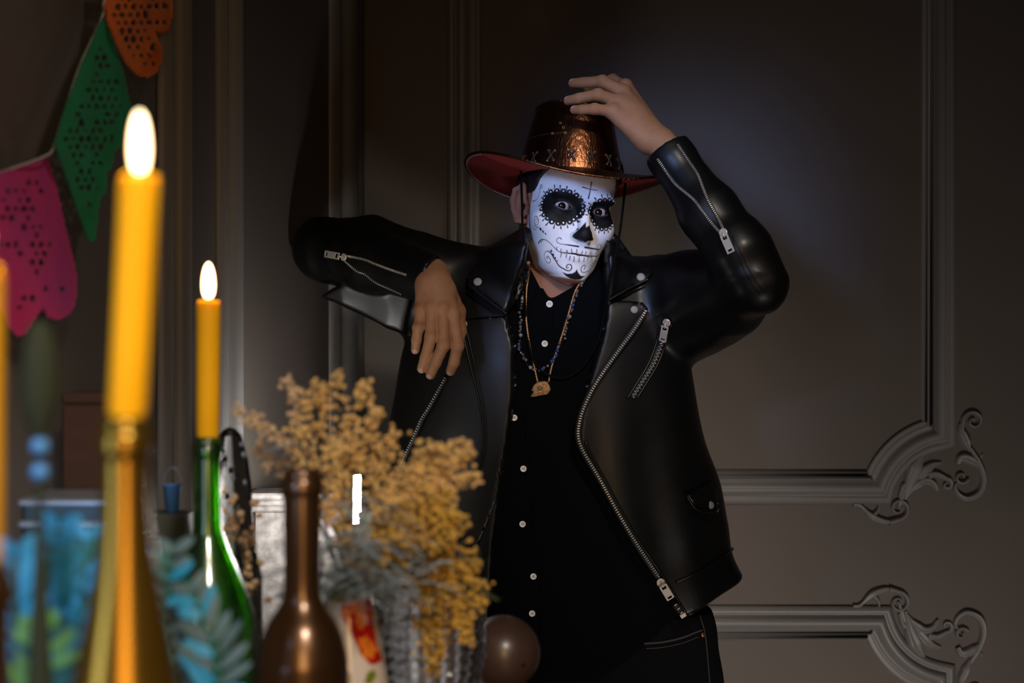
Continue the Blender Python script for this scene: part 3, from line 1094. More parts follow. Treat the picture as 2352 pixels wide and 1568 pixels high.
stroke([(248, 970), (258, 948), (274, 936)], [10, 7, 5])
stroke([(870, 1143), (950, 1150), (985, 1155), (1010, 1140), (1052, 1092)], [7, 9, 10, 7, 5])
stroke([(622, 1116), (680, 1121), (740, 1140), (800, 1141), (870, 1142)], [10, 13, 13, 12, 8], c=np.array([.26, .03, .03]))
for t in [((460, 1030), (455, 1065)), ((515, 1055), (511, 1100)), ((593, 1072), (592, 1108)), ((655, 1058), (658, 1110)), ((727, 1060), (718, 1118)), ((800, 1080), (790, 1122)), ((850, 1090), (840, 1125)), ((910, 1100), (893, 1130)), ((975, 1108), (967, 1142)), ((520, 1105), (508, 1165)), ((590, 1128), (582, 1172)), ((637, 1148), (626, 1202)), ((690, 1157), (684, 1226)), ((757, 1162), (751, 1230)), ((823, 1166), (817, 1222)), ((870, 1160), (865, 1205)), ((935, 1152), (925, 1205))]:
    stroke(t, [8, 7], smooth=False, c=np.array([.02, .02, .025]))
stroke([(240, 238), (232, 222), (246, 200), (263, 212), (258, 238), (238, 245), (226, 256), (229, 300), (216, 350), (190, 395), (150, 418), (134, 415)], [9, 9, 8, 8, 8, 8, 6, 6, 7, 9, 11, 10])
stroke([(186, 700), (198, 680), (190, 652), (173, 660), (166, 700), (182, 740), (205, 722), (214, 670), (197, 628), (172, 618), (158, 658), (165, 730), (195, 772), (214, 762)], [6, 6, 6, 6, 6, 7, 8, 9, 9, 9, 8, 9, 9, 8])
stroke([(133, 690), (140, 745), (152, 800)], [5, 7, 9]); stroke([(150, 750), (164, 785), (182, 806)], [5, 8, 9])
for (x_, y_, r_) in [(241, 790, 26), (275, 823, 19), (308, 852, 14), (385, 1080, 19), (411, 1130, 17), (438, 1173, 13), (463, 1212, 10), (966, 1222, 12), (941, 1250, 9), (915, 1275, 8), (890, 1298, 7)]:
    stroke([(x_ - 3, y_ - 5), (x_ + 3, y_ + 5)], [r_, r_], smooth=False)
stroke([(335, 1182), (324, 1166), (340, 1150), (360, 1174), (372, 1210), (360, 1240), (330, 1232), (300, 1190), (289, 1140), (305, 1095), (338, 1084), (380, 1110), (430, 1190), (490, 1280), (560, 1325), (612, 1346), (645, 1330), (658, 1296), (641, 1264), (605, 1264), (585, 1293), (598, 1312), (615, 1300)],
       [11, 8, 8, 8, 7, 7, 6, 6, 7, 10, 14, 16, 14, 11, 11, 12, 13, 13, 12, 11, 11, 11, 8])
stroke([(820, 1330), (830, 1308), (842, 1285), (824, 1271), (795, 1290), (781, 1330), (795, 1363), (830, 1366), (880, 1345), (930, 1300), (952, 1268)], [7, 8, 8, 8, 8, 8, 8, 8, 6, 5, 4])
patch([(530, 1362), (600, 1387), (660, 1382), (700, 1362), (726, 1325), (741, 1366), (766, 1402), (790, 1418), (836, 1410), (802, 1440), (770, 1461), (700, 1463), (640, 1450), (580, 1416)])
# lid margins stay skin coloured
for c in EYE:
    d = hl - np.array(c)
    rr = np.linalg.norm(d, axis=1)
    u = d[:, 0] / .0158
    zlow = -.0050 * (1 - u * u); zup = .0062 * (1 - u * u)
    lid = front & (np.abs(u) < .97) & (hl[:, 1] < -.066)
    dl = np.maximum(d[:, 2] - zup, zlow - d[:, 2])
    a = np.clip(1 - (dl - np.where(d[:, 2] < 0, .0014, .0002)) / .0008, 0, 1) * lid
    a = a[:, None]
    hcol[:] = hcol * (1 - a) + np.array([.17, .08, .06]) * a

# hands
av, aq = sdf_mesh(f_handA, W(915, 900, 2.15) + np.array([0, 0, 0]) * 0 + np.array([0, -.01, -.01]), W(1085, 570, 2.30), 0.0011)
bv, bq = sdf_mesh(f_handB, (W(1270, 400, 2.25)[0], 2.25, W(1270, 400, 2.25)[2]), (W(1600, 150, 2.25)[0], 2.47, W(1600, 120, 2.35)[2]), 0.0011)


def hand_colour(v, fingers, sides):
    c = np.tile(np.array([0.27, 0.130, 0.064]), (len(v), 1))
    c *= (1 + .10 * vnoise(v, 90, 4) + .06 * vnoise(v, 400, 6))[:, None]
    for fg in fingers:
        pts = [W(*t) for t in fg]
        for j, k, r in ((0, .5, .013), (1, .6, .008), (2, .35, .006)):       # redder knuckles
            d = np.linalg.norm(v - pts[j], axis=1)
            a = (np.exp(-(d / r) ** 2) * k * .35)[:, None]
            c = c * (1 - a) + c * np.array([.95, .72, .70]) * a
        tip, dip = pts[3], pts[2]
        t = (tip - dip) / np.linalg.norm(tip - dip)
        n = sides / np.linalg.norm(sides)
        n = n - t * (n @ t); n /= np.linalg.norm(n); s = np.cross(t, n)
        d = v - (tip + t * .0005)
        e = np.sqrt(((d @ t) / .0058) ** 2 + ((d @ s) / .0046) ** 2)
        a = (np.clip((1.0 - e) / .12, 0, 1) * ((d @ n) > .003))[:, None]
        c = c * (1 - a) + np.array([.36, .21, .16]) * a
        rim = (np.exp(-((e - 1.08) / .10) ** 2) * ((d @ n) > .001) * .35)[:, None]
        c = c * (1 - rim)
    return c


acol = hand_colour(av, FINGA, np.array([0, -1.0, .15]))
bcol = hand_colour(bv, FINGB, np.array([0, -.75, .65]))

# unseen torso, arms and legs carry the figure to the ground
leg = [(W(1500, 1450, DT), W(1530, 2050, DT), W(1560, 2690, DT)), (W(1260, 1450, DT), W(1230, 2050, DT + .02), W(1215, 2690, DT))]
FLZ = 0.0


def f_core(p):
    f = shirt_loft(p, -.016)
    f = smin(f, chain(p, SA, [.045, .04, .037, .034], .02), .03)
    f = smin(f, chain(p, FA[:2] + [W(992, 640, 2.232)], [.033, .031, .022], .02), .02)
    f = smin(f, chain(p, SB, [.05, .045, .035], .02), .03)
    f = smin(f, chain(p, FB[:4], [.034, .034, .031, .020], .02), .02)
    f = smin(f, rcone(p, NT + np.array([0, 0, -.02]), NB, .05, .056), .02)
    return f


cv, cq = sdf_mesh(f_core, (-.40, 2.14, .80), (.52, 2.60, 1.78), 0.006)
ccol = np.tile(SKIN, (len(cv), 1))
allv = []; allq = []; alc = []; nv = 0
for v_, q_, c_ in ((hv, hq, hcol), (av, aq, acol), (bv, bq, bcol), (cv, cq, ccol)):
    allv.append(v_); allq.append(q_ + nv); alc.append(c_); nv += len(v_)
me = mesh_from('body', np.concatenate(allv), [np.concatenate(allq)])
at = me.attributes.new('Col', 'FLOAT_COLOR', 'POINT')
rgba = np.concatenate([np.concatenate(alc), np.ones((nv, 1))], 1).astype(np.float32)
at.data.foreach_set('color', rgba.ravel())
body = link('body', me, M_skin, person)

# ---- hair under the hat
def f_hair(p):
    q = to_head(p)
    base = f_head_local(q, False) - .0035 - .0012 * vnoise(q, 150, 2)
    front_cut = q[:, 1] + .026 + .9 * np.maximum(0, q[:, 2] - .022)      # hair only behind this
    front_cut = np.where(q[:, 2] < .022, q[:, 1] + .026 + (q[:, 2] - .022) * .25, front_cut)
    low = -.045 - q[:, 2] + np.where(q[:, 1] < .03, .060 + np.clip((.0 - q[:, 1]) * 0.2, -.01, .01), 0)
    return np.maximum(np.maximum(base, -front_cut - .004 * vnoise(q, 90, 5)), low)


xv, xq = sdf_mesh(f_hair, (HO[0] - .12, 2.28, HO[2] - .08), (HO[0] + .12, 2.56, HO[2] + .15), 0.002)
link('hair', mesh_from('hair', xv, [xq]), M_hair, person)

# ---- eyes
M_eye = mat('eye_white', (0.70, 0.66, 0.64), 0.12, coat=1.0, coat_rough=.02)
M_iris = mat('dark_brown_iris', (0.010, 0.006, 0.004), 0.05, spec=.5)
for c in EYE:
    cw = HO + RH @ np.array(c)
    g = np.array([0, 0, ZC]) - cw; g /= np.linalg.norm(g)
    R3 = rot_from(z=g, x=np.cross([0, 0, 1.0], g))
    e = MB().ball(cw, ER - .0006, 32, 20, R3).build('eyeball', M_eye, person)
    th = np.linspace(0, .55, 8)
    MB().lathe([((ER - .0002) * math.sin(t), (ER - .0002) * math.cos(t)) for t in th], cw, 28, R3).build('iris', M_iris, e)

# ---- rhinestones
M_gem = mat('rhinestone', (0.80, 0.82, 0.88), 0.10, metal=0.3, spec=1.0)
M_gem2 = mat('red_rhinestone', (0.75, 0.08, 0.10), 0.12, metal=0.25, spec=1.0)
gm = MB().lathe([(0, -.0006), (.0017, -.0004), (.0017, .0001), (.0010, .0011), (0, .00115)], (0, 0, 0), 8).mesh('rhinestone', M_gem, smooth=False)
gm2 = gm.copy(); gm2.materials.clear(); gm2.materials.append(M_gem2)
for k, (x_, y_) in enumerate(GEM_L + GEM_R):
    if (x_, y_) in ((775, 408), (960, 452), (1285, 515), (1275, 580)): continue
    a = C1([(x_, y_)])[0]
    j = fi[np.argmin(((fpx[fi] - a) ** 2).sum(1) + (hv[fi, 1] - 2.3) * 8.0)]
    o = link('rhinestone', gm2 if (x_, y_) == (1100, 402) else gm, None, person)
    n = hn[j] + rng.normal(0, .10, 3)
    if (x_, y_) == (1100, 402): o['label'] = 'red rhinestone'
    Rm = rot_from(z=n, x=np.cross([0, 0, 1.0], n))
    M4 = Matrix(Rm.tolist()).to_4x4(); M4.translation = Vector((hv[j] + hn[j] * .0002).tolist())
    o.matrix_parent_inverse = Matrix.Translation(-person.location)
    o.matrix_basis = M4
# ------------------------------------------------------------------ clothes
sv, sq = sdf_mesh(f_shirt, (-.22, 2.26, .80), (.40, 2.58, 1.60), 0.0040)
shirt = link('shirt', mesh_from('shirt', sv, [sq]), M_shirt, person)
jv, jq = sdf_mesh(f_jacket, (-.40, 2.05, .90), (.52, 2.62, 1.80), 0.0032)
jacket = link('leather_jacket', mesh_from('leather_jacket', jv, [jq]), M_leather, person)


def hug(fn, pts, n, off, d0=1.7):
    """photo pixels -> points lying on the surface, lifted by off along the normal"""
    p2 = spline(pts, n) if n else np.asarray(pts, float)
    p = cast(fn, p2[:, 0], p2[:, 1], d0=d0)
    g = grad(fn, p)
    return p + g * off, g


def smooth_path(p, k=2):
    for _ in range(k):
        q = p.copy(); q[1:-1] = (p[:-2] + 2 * p[1:-1] + p[2:]) / 4; p = q
    return p


def piping(fn, pts, r, name, m, parent, off=0.0, n=40, flat=None):
    p, g = hug(fn, pts, n, off)
    ok = p[:, 1] < 2.75
    p = p[ok]
    p = smooth_path(p, 3)
    mb = MB(); mb.tube(p, r, 6, flat=flat)
    return mb.build(name, m, parent)


def flap(fn, poly, name, m, parent, off=.006, thick=.0045, step=6.0, curl=None):
    """leather flap cut to a photo polygon, lying on the surface"""
    P = np.asarray(poly, float)
    x0, y0 = P.min(0) - step; x1, y1 = P.max(0) + step
    gx = np.arange(x0, x1 + step, step); gy = np.arange(y0, y1 + step, step)
    X, Y = np.meshgrid(gx, gy, indexing='ij')
    d = poly_sdf(X.ravel(), Y.ravel(), P)
    # snap border vertices onto the outline
    pts = np.stack([X.ravel(), Y.ravel()], 1)
    e = .5
    gxs = (poly_sdf(pts[:, 0] + e, pts[:, 1], P) - poly_sdf(pts[:, 0] - e, pts[:, 1], P)) / (2 * e)
    gys = (poly_sdf(pts[:, 0], pts[:, 1] + e, P) - poly_sdf(pts[:, 0], pts[:, 1] - e, P)) / (2 * e)
    near = np.abs(d) < step * .75
    pts[near] -= np.stack([gxs, gys], 1)[near] * d[near, None]
    d2 = np.where(near, 0, d)
    ins = (d2 <= 1e-6).reshape(X.shape)
    ny = X.shape[1]
    a = np.arange(X.size).reshape(X.shape)
    ok = ins[:-1, :-1] & ins[1:, :-1] & ins[1:, 1:] & ins[:-1, 1:]
    q = np.stack([a[:-1, :-1][ok], a[:-1, 1:][ok], a[1:, 1:][ok], a[1:, :-1][ok]], -1)
    used = np.unique(q); remap = np.full(X.size, -1); remap[used] = np.arange(len(used)); q = remap[q]
    s2 = pts[used]; dd = -np.minimum(0, d2[used])
    p = cast(fn, s2[:, 0], s2[:, 1])
    hit = p[:, 1] < 2.7
    if not hit.all():
        med = np.median(p[hit, 1])
        for j in np.where(~hit)[0]:
            kk = np.where(hit)[0]; nn_ = kk[np.argmin(((s2[kk] - s2[j]) ** 2).sum(1))]
            p[j] = W(s2[j, 0], s2[j, 1], p[nn_, 1])
    r = RAY(s2[:, 0], s2[:, 1]); r /= np.linalg.norm(r, axis=1, keepdims=True)
    # even out the base surface, then lift towards the camera
    lift = off + thick * (1 - np.exp(-dd / 3.0)) * .35
    top = p - r * (lift + thick)[:, None]; bot = p - r * off
    if curl is not None:
        top = top - r * curl(s2)[:, None]; bot = bot - r * curl(s2)[:, None]
    n = len(used)
    # boundary edges
    ed = np.concatenate([q[:, [0, 1]], q[:, [1, 2]], q[:, [2, 3]], q[:, [3, 0]]])
    key = np.sort(ed, 1); _, inv, cnt = np.unique(key, axis=0, return_inverse=True, return_counts=True)
    be = ed[cnt[inv.ravel()] == 1]
    side = np.stack([be[:, 1], be[:, 0], be[:, 0] + n, be[:, 1] + n], -1)
    mb = MB(); mb.add(np.concatenate([top, bot]), q[:, ::-1], q + n, side[:, ::-1])
    return mb.build(name, m, parent)


def zipper(fn, pts, name, parent, tooth=(.0040, .0016, .0014), gap=.0032, off=.003, tape=.005, n=None, label=None, sided=0, d0=1.7, both=True):
    """metal teeth along a photo polyline; returns the teeth object and the path"""
    p, g = hug(fn, pts, 160, off, d0)
    p = smooth_path(p, 8); 
    for _ in range(12):
        g[1:-1] = (g[:-2] + g[1:-1] * 2 + g[2:]) / 4
    g /= np.linalg.norm(g, axis=1, keepdims=True)
    s = np.concatenate([[0], np.cumsum(np.linalg.norm(np.diff(p, axis=0), axis=1))])
    k = int(s[-1] / gap)
    u = np.linspace(0, s[-1], k)
    P = np.stack([np.interp(u, s, p[:, i]) for i in range(3)], 1)
    G = np.stack([np.interp(u, s, g[:, i]) for i in range(3)], 1)
    T = np.gradient(P, axis=0)
    mb = MB()
    for i in range(k):
        R = frame_along(T[i], G[i])
        mb.box(P[i] + R[:, 0] * sided * (1 if i % 2 else -1), tooth, R, bevel=.0004)
    o = mb.build(name, M_steel, parent, smooth=False); o['kind'] = 'stuff'
    tp = MB(); tp.tube(P - G * .0016, tape, 6, flat=(.22, 1.0), up=None) if False else None
    tb = MB(); W_ = []
    for i in range(k):
        R = frame_along(T[i], G[i]); W_.append(R[:, 0])
    W_ = np.array(W_)
    tb.grid(np.stack([P - W_ * tape - G * .0030, P - W_ * tape - G * .0010, P + W_ * tape - G * .0010, P + W_ * tape - G * .0030], 1))
    tb.build('zipper_tape', M_black, parent)
    return o, P, T, G


def pull(base, tdir, n, L, wd, parent, name='zipper_pull', slider=True, label=None):
    """slider with a flat tab pierced by two slots; base = slider centre, tab runs along tdir"""
    R = frame_along(tdir, n)
    b = np.asarray(base, float)
    at_ = lambda x, y, z: b + R @ np.array([x, y, z])
    mb = MB(); t = .0016
    rail = wd * .24
    y0 = .15 * L
    # side rails, cross bars (tab with an upper eye and a lower slot)
    mb.box(at_(-(wd - rail) / 2, y0 + L / 2, .0048), (rail, L, t), R, .0003)
    mb.box(at_((wd - rail) / 2, y0 + L / 2, .0048), (rail, L, t), R, .0003)
    for (f0, f1) in ((0, .10), (.27, .80), (.92, 1.0)):
        mb.box(at_(0, y0 + L * (f0 + f1) / 2, .0048), (wd - rail * 1.6, L * (f1 - f0), t), R, .0002)
    o = mb.build(name, M_steel, parent, smooth=False)
    if slider:
        ms = MB()
        ms.lathe([(0, -.0022), (wd * .50, -.0022), (wd * .54, -.001), (wd * .54, .0008), (wd * .46, .0014), (wd * .44, .0014), (0, .0015)], b, 18, R)
        a = np.linspace(-.2, math.pi + .2, 12)
        ms.tube(np.array([at_(0, y0 + L * .06 + .0042 * math.cos(x) - .0015, .0024 + .0042 * math.sin(x)) for x in a]), .0011, 6)
        ms.build('zipper_slider', M_steel, parent)
    return o


def pull_on(fn, p0, p1, wd, off=.006, L=None):
    q = cast(fn, np.array([p0[0], p1[0]], float), np.array([p0[1], p1[1]], float), off=off)
    g = grad(fn, q, .012); n = g[0] + g[1]
    t = q[1] - q[0]
    return pull(q[0], t, n, (L or np.linalg.norm(t)) * .9, wd, jacket)


def snap(px, py, r, fn=None, m=None, off=.0015, parent=None, name='snap_button', surf=None):
    p = cast(fn or f_surf, np.array([px]), np.array([py]))
    g = grad(fn or f_surf, p, .008)[0]
    r_ = RAY(px, py)[None][0]; r_ = r_ / np.linalg.norm(r_)
    c = p[0] - r_ * off
    nrm = g * .6 - r_ * .4; nrm /= np.linalg.norm(nrm)
    R = rot_from(z=nrm, x=np.cross([0, 0, 1.0], nrm))
    rr = r / F * 2.3
    mb = MB().lathe([(0, -.001), (rr, -.001), (rr, .0004), (rr * .93, .0010), (rr * .7, .0013), (rr * .35, .0014), (0, .0014)], c, 22, R)
    return mb.build(name, m or M_snap, parent or jacket)


# collar and lapels
COL_L = [(1206, 522), (1172, 545), (1108, 588), (1074, 632), (1072, 652), (1110, 680), (1164, 720), (1190, 690), (1210, 640), (1218, 580)]
COL_R = [(1398, 522), (1424, 548), (1452, 588), (1478, 606), (1500, 622), (1488, 640), (1440, 664), (1396, 690), (1385, 650), (1388, 580)]
LAP_L = [(1166, 722), (1110, 726), (1054, 732), (1046, 750), (1034, 800), (1026, 850), (1022, 868), (1010, 890), (985, 935), (968, 962), (958, 985),
         (940, 1025), (920, 1070), (905, 1130), (900, 1260), (1096, 1260), (1140, 1150), (1156, 1080), (1176, 980), (1186, 880), (1188, 800)]
LAP_R = [(1396, 692), (1440, 690), (1476, 694), (1488, 708), (1458, 757), (1427, 799), (1394, 845), (1369, 883), (1354, 911), (1338, 950), (1331, 975),
         (1334, 930), (1352, 860), (1378, 770)]
f_surf = f_body
flap(f_body, LAP_L, 'lapel', M_leather, jacket, off=.002, thick=.004)
flap(f_body, LAP_R, 'lapel', M_leather, jacket, off=.002, thick=.004)
flap(f_body, COL_L, 'collar', M_leather, jacket, off=.012, thick=.005)
flap(f_body, COL_R, 'collar', M_leather, jacket, off=.012, thick=.005)


def f_raised(p):
    return f_body(p) - .009


def f_raised2(p):
    return f_body(p) - .019


# edge seams
piping(f_raised2, [(1076, 654), (1110, 681), (1164, 721)], .0022, 'collar_seam', M_leather, jacket)
piping(f_raised2, [(1489, 640), (1442, 664), (1398, 689)], .0022, 'collar_seam', M_leather, jacket)
piping(f_raised, [(1056, 732), (1110, 727), (1160, 723)], .0018, 'lapel_seam', M_leather, jacket)
piping(f_raised, [(1058, 742), (1078, 830), (1098, 910), (1110, 985), (1106, 1050), (1086, 1110)], .0020, 'lapel_seam', M_leather, jacket)
piping(f_raised, [(1068, 742), (1088, 830), (1107, 910), (1117, 985), (1112, 1056), (1092, 1112)], .0012, 'lapel_seam', M_leather, jacket)
piping(f_jacket, [(1345, 1012), (1352, 1036), (1386, 1096), (1428, 1174), (1470, 1246), (1524, 1326), (1578, 1412)], .0030, 'edge_seam', M_leather, jacket, n=60)
piping(f_jacket, [(1552, 1338), (1600, 1316), (1650, 1284), (1682, 1260)], .0030, 'hem_seam', M_leather, jacket)
piping(f_jacket, [(1574, 1413), (1612, 1399), (1660, 1374), (1698, 1346)], .0034, 'hem_edge', M_leather, jacket)
piping(f_jacket, [(1672, 545), (1690, 580), (1720, 640), (1745, 675)], .0013, 'sleeve_seam', M_leather, jacket)
piping(f_jacket, [(1682, 542), (1700, 578), (1730, 636), (1756, 672)], .0012, 'sleeve_seam', M_leather, jacket)
# cuffs
def cuff_ring(P0, nrm, rad, up):
    return None
# zips
zl = [(1483, 714), (1456, 757), (1425, 799), (1392, 845), (1367, 883), (1352, 911), (1336, 949), (1328, 985), (1329, 1011), (1342, 1041), (1378, 1101), (1420, 1178), (1463, 1250), (1512, 1324)]
zo, zp, zt, zg = zipper(f_raised, zl, 'front_zipper', jacket, tooth=(.0044, .0019, .0016), gap=.0040, off=.0015, tape=.0050)
zipper(f_raised, [(1551, 1388), (1558, 1397), (1565, 1406)], 'front_zipper', jacket, tooth=(.0052, .0018, .0016), gap=.0042, off=.002, tape=.0055)
sp = W(1518, 1338, cast(f_jacket, np.array([1530.]), np.array([1345.]))[0][1] - .016)
pull(sp, W(1548, 1388, sp[1]) - sp, np.array([0, -1, 0.1]), .026, .0135, jacket)
q = W(1569, 1413, sp[1] + .004)
MB().box(q, (.010, .007, .004), rot_from(y=W(1548, 1388, sp[1]) - sp, z=np.array([0, -1.0, 0])), .0006).build('zipper_stop', M_steel, jacket, smooth=False)
zipper(f_raised, [(1022, 868), (1010, 890), (985, 935), (968, 962), (958, 985), (940, 1025), (920, 1070)], 'lapel_zipper', jacket, tooth=(.0034, .0018, .0016), gap=.0042, off=.0015, tape=.004)
# chest pocket zip
_, cp, ct, cg = zipper(f_jacket, [(1524, 776), (1512, 808), (1499, 838), (1475, 876), (1453, 911)], 'pocket_zipper', jacket, tooth=(.0046, .0015, .0014), gap=.0030, off=.002, tape=.0065, sided=.0012)
for sx in (-1, 1):
    piping(f_jacket, [(1529 + sx * 13, 745), (1518 + sx * 11, 790), (1499 + sx * 11, 838), (1475 + sx * 11, 878), (1452 + sx * 11, 915)], .0026, 'pocket_welt', M_leather, jacket)
pull_on(f_jacket, (1531, 741), (1524, 780), .0125, .006)
# sleeve zips
zipper(f_jacket, [(788, 586), (834, 595), (862, 606), (897, 619), (933, 631)], 'sleeve_zipper', jacket, tooth=(.0034, .0014, .0013), gap=.0030, off=.001, tape=.003)
zipper(f_jacket, [(788, 595), (819, 622), (837, 629), (862, 648), (897, 664), (921, 675)], 'sleeve_zipper', jacket, tooth=(.0030, .0014, .0013), gap=.0032, off=.001, tape=.003)
pull_on(f_jacket, (789, 590), (752, 583), .0115, .006)
zipper(f_jacket, [(1511, 366), (1537, 404), (1555, 426), (1592, 457), (1611, 481), (1637, 515), (1655, 535)], 'sleeve_zipper', jacket, tooth=(.0036, .0014, .0013), gap=.0031, off=.001, tape=.003)
zipper(f_jacket, [(1557, 333), (1581, 369), (1601, 398), (1616, 435), (1629, 465), (1648, 498), (1662, 527)], 'sleeve_zipper', jacket, tooth=(.0038, .0014, .0013), gap=.0031, off=.001, tape=.003)
pull_on(f_jacket, (1661, 534), (1681, 580), .0125, .007)
# coin pocket flap and snaps
flap(f_jacket, [(1577, 1138), (1606, 1122), (1632, 1108), (1650, 1124), (1652, 1176), (1646, 1184), (1600, 1172)], 'pocket_flap', M_leather, jacket, off=.003, thick=.005)
piping(lambda p: f_jacket(p) - .009, [(1578, 1140), (1602, 1171), (1650, 1184)], .0018, 'flap_seam', M_leather, jacket)
snap(1632, 1160, 9.5, f_jacket, off=.010)
snap(1097, 647, 10, off=.021); snap(1472, 636, 10, off=.021)
snap(1066, 744, 8, off=.009); snap(1457, 711, 9, off=.010)

# shirt: placket, collar, buttons
piping(f_shirt, [(1224, 620), (1241, 659), (1263, 689), (1300, 673), (1338, 650)], .0035, 'shirt_collar', M_shirt, shirt)
BUT = [(1262, 698, 8.0), (1251, 789, 7.5), (1181, 959, 7.5), (1202, 1076, 7.5), (1200, 1203, 7.5), (1225, 1323, 7.5), (1222, 1408, 7.5)]
piping(f_shirt, [(1270, 700), (1268, 790), (1236, 880), (1204, 960), (1222, 1076), (1222, 1203), (1244, 1323), (1240, 1500)], .0016, 'placket_seam', M_shirt, shirt, n=60)
for (px, py, r) in BUT:
    p = cast(f_shirt, np.array([float(px)]), np.array([float(py)]))[0]
    R = rot_from(z=np.array([0, -1.0, .05]), x=np.array([1.0, 0, 0]))
    rr = r / F * 2.3
    c = p + np.array([0, -.0015, 0])
    b_ = MB().lathe([(0, -.001), (rr, -.001), (rr, .0008), (rr * .86, .0016), (rr * .72, .0009), (0, .0007)], c, 20, R).build('button', M_button, shirt)
    h = MB()
    for a in range(4):
        h.lathe([(0, .0), (rr * .13, .0), (rr * .13, .0012), (0, .0012)], c + R @ np.array([math.cos(a * math.pi / 2 + .8) * rr * .28, math.sin(a * math.pi / 2 + .8) * rr * .28, 0]), 6, R)
    h.build('button_thread', M_black, shirt)

# jeans down to the floor, boots
jean_loft = Loft([(1395, 1090, 1632, .110, 0), (1430, 1088, 1642, .113, 0), (1500, 1085, 1652, .115, 0), (1568, 1084, 1660, .116, 0), (1640, 1086, 1668, .118, 0)], DT, 2.3)
KN = [W(1490, 1620, DT), W(1515, 2080, DT - .02), W(1545, 2570, DT + .03)]
KN2 = [W(1255, 1620, DT), W(1225, 2080, DT + .02), W(1210, 2570, DT + .06)]


def f_jeans(p):
    f = jean_loft(p)
    f = smin(f, chain(p, KN, [.105, .080, .068], .02), .03)
    f = smin(f, chain(p, KN2, [.105, .080, .068], .02), .03)
    return f + .0012 * vnoise(p, 22, 3)


jv2, jq2 = sdf_mesh(f_jeans, (-.16, 2.20, .06), (.44, 2.62, 1.02), 0.006)
jeans = link('jeans', mesh_from('jeans', jv2, [jq2]), M_jeans, person)
M_stitch = mat('denim_stitch', (0.06, 0.055, 0.05), 0.8)
M_stitch_d = mat('denim_edge', (0.035, 0.034, 0.034), 0.85)
piping(f_jeans, [(1478, 1477), (1520, 1474), (1565, 1464), (1596, 1452), (1612, 1446)], .0022, 'pocket_edge', M_stitch_d, jeans)
piping(f_jeans, [(1484, 1489), (1522, 1486), (1568, 1476), (1604, 1462)], .0007, 'pocket_stitching', M_stitch, jeans)
piping(f_jeans, [(1606, 1410), (1616, 1440), (1622, 1475), (1626, 1520), (1630, 1568)], .0012, 'side_seam', M_stitch_d, jeans)
snap(1615, 1457, 5.5, f_jeans, M_copper, .001, jeans, 'rivet')
M_boot = mat('black_boot_leather', (.01, .01, .01), .4)
for kn in (KN, KN2):
    a = kn[2]
    def f_boot(p, a=a):
        f = rcone(p, np.array([a[0], a[1], .26]), np.array([a[0], a[1], .09]), .058, .05)
        f = smin(f, ellip(p, (a[0], a[1] - .075, .045), (.048, .15, .05)), .03)
        return np.maximum(f, .002 - p[:, 2])
    v_, q_ = sdf_mesh(f_boot, (a[0] - .08, a[1] - .25, -.02), (a[0] + .08, a[1] + .12, .34), .008)
    link('boot', mesh_from('boot', v_, [q_]), M_boot, person)
# ------------------------------------------------------------------ hat
M_hat = mat('bronze_hat_leather', (0.30, 0.125, 0.055), 0.26, metal=1.0, bump=1.0, bump_scale=260, stretch=(1, 1, .30), noise=(0.12, 0.036, 0.020), noise_scale=40)
M_lin = mat('red_suede_lining', (0.36, 0.035, 0.030), 0.85, bump=0.3, bump_scale=500)
M_lace = mat('dark_hat_lace', (0.012, 0.007, 0.005), 0.6)
M_rim = mat('pale_edge_stitch', (0.50, 0.36, 0.32), 0.5)
M_cord = mat('black_chin_cord', (0.003, 0.003, 0.003), 0.9, spec=.08)
M_eyelet = mat('brass_eyelet', (0.26, 0.16, 0.08), 0.4, metal=1.0)
RHT = rotm('Z', 14) @ rotm('Y', 4.5) @ rotm('X', -4.0)
HC0 = HO + RH @ np.array([-.001, 0, .0530])
hat = thing('cowboy_hat', 'bronze-brown leather cowboy hat with red underbrim worn by the person', 'hat', HC0)
toW = lambda q: HC0 + np.asarray(q) @ RHT.T
CA, CB = .0890, .100           # crown radii at the base
BR = .178


def brim_h(r, a):
    """height of the brim at radius r, angle a (a=0 to +x, -pi/2 front)"""
    t = np.clip((r - .09) / (BR - .09), 0, 1)
    side = np.abs(np.cos(a)) ** 2.2
    fr = np.clip(-np.sin(a), 0, 1)
    return .020 * side * t ** 1.8 - (.008 + .021 * fr) * (1 - side) * t ** 1.2


a = np.linspace(0, 2 * math.pi, 120, endpoint=False)
def brim_pts(s, dz):
    # s 0 inner .. 1 outer
    ca = CA * .98 + s * (BR - CA * .98); cb = CB * .98 + s * (BR * 1.03 - CB * .98)
    x = ca * np.cos(a); y = cb * np.sin(a)
    r = np.sqrt((x / CA * .09) ** 2 + (y / CB * .09) ** 2); r = .09 + s * (BR - .09)
    z = brim_h(r, a) + dz
    return np.stack([x, y, z], 1)


ss = np.linspace(0, 1, 14)
top = np.stack([brim_pts(s, .0016) for s in ss]); bot = np.stack([brim_pts(s, -.0016) for s in ss])
MB().grid(toW(top), wrap_v=True).build('brim', M_hat, hat)
MB().grid(toW(bot[::-1]), wrap_v=True).build('brim_lining', M_lin, hat)
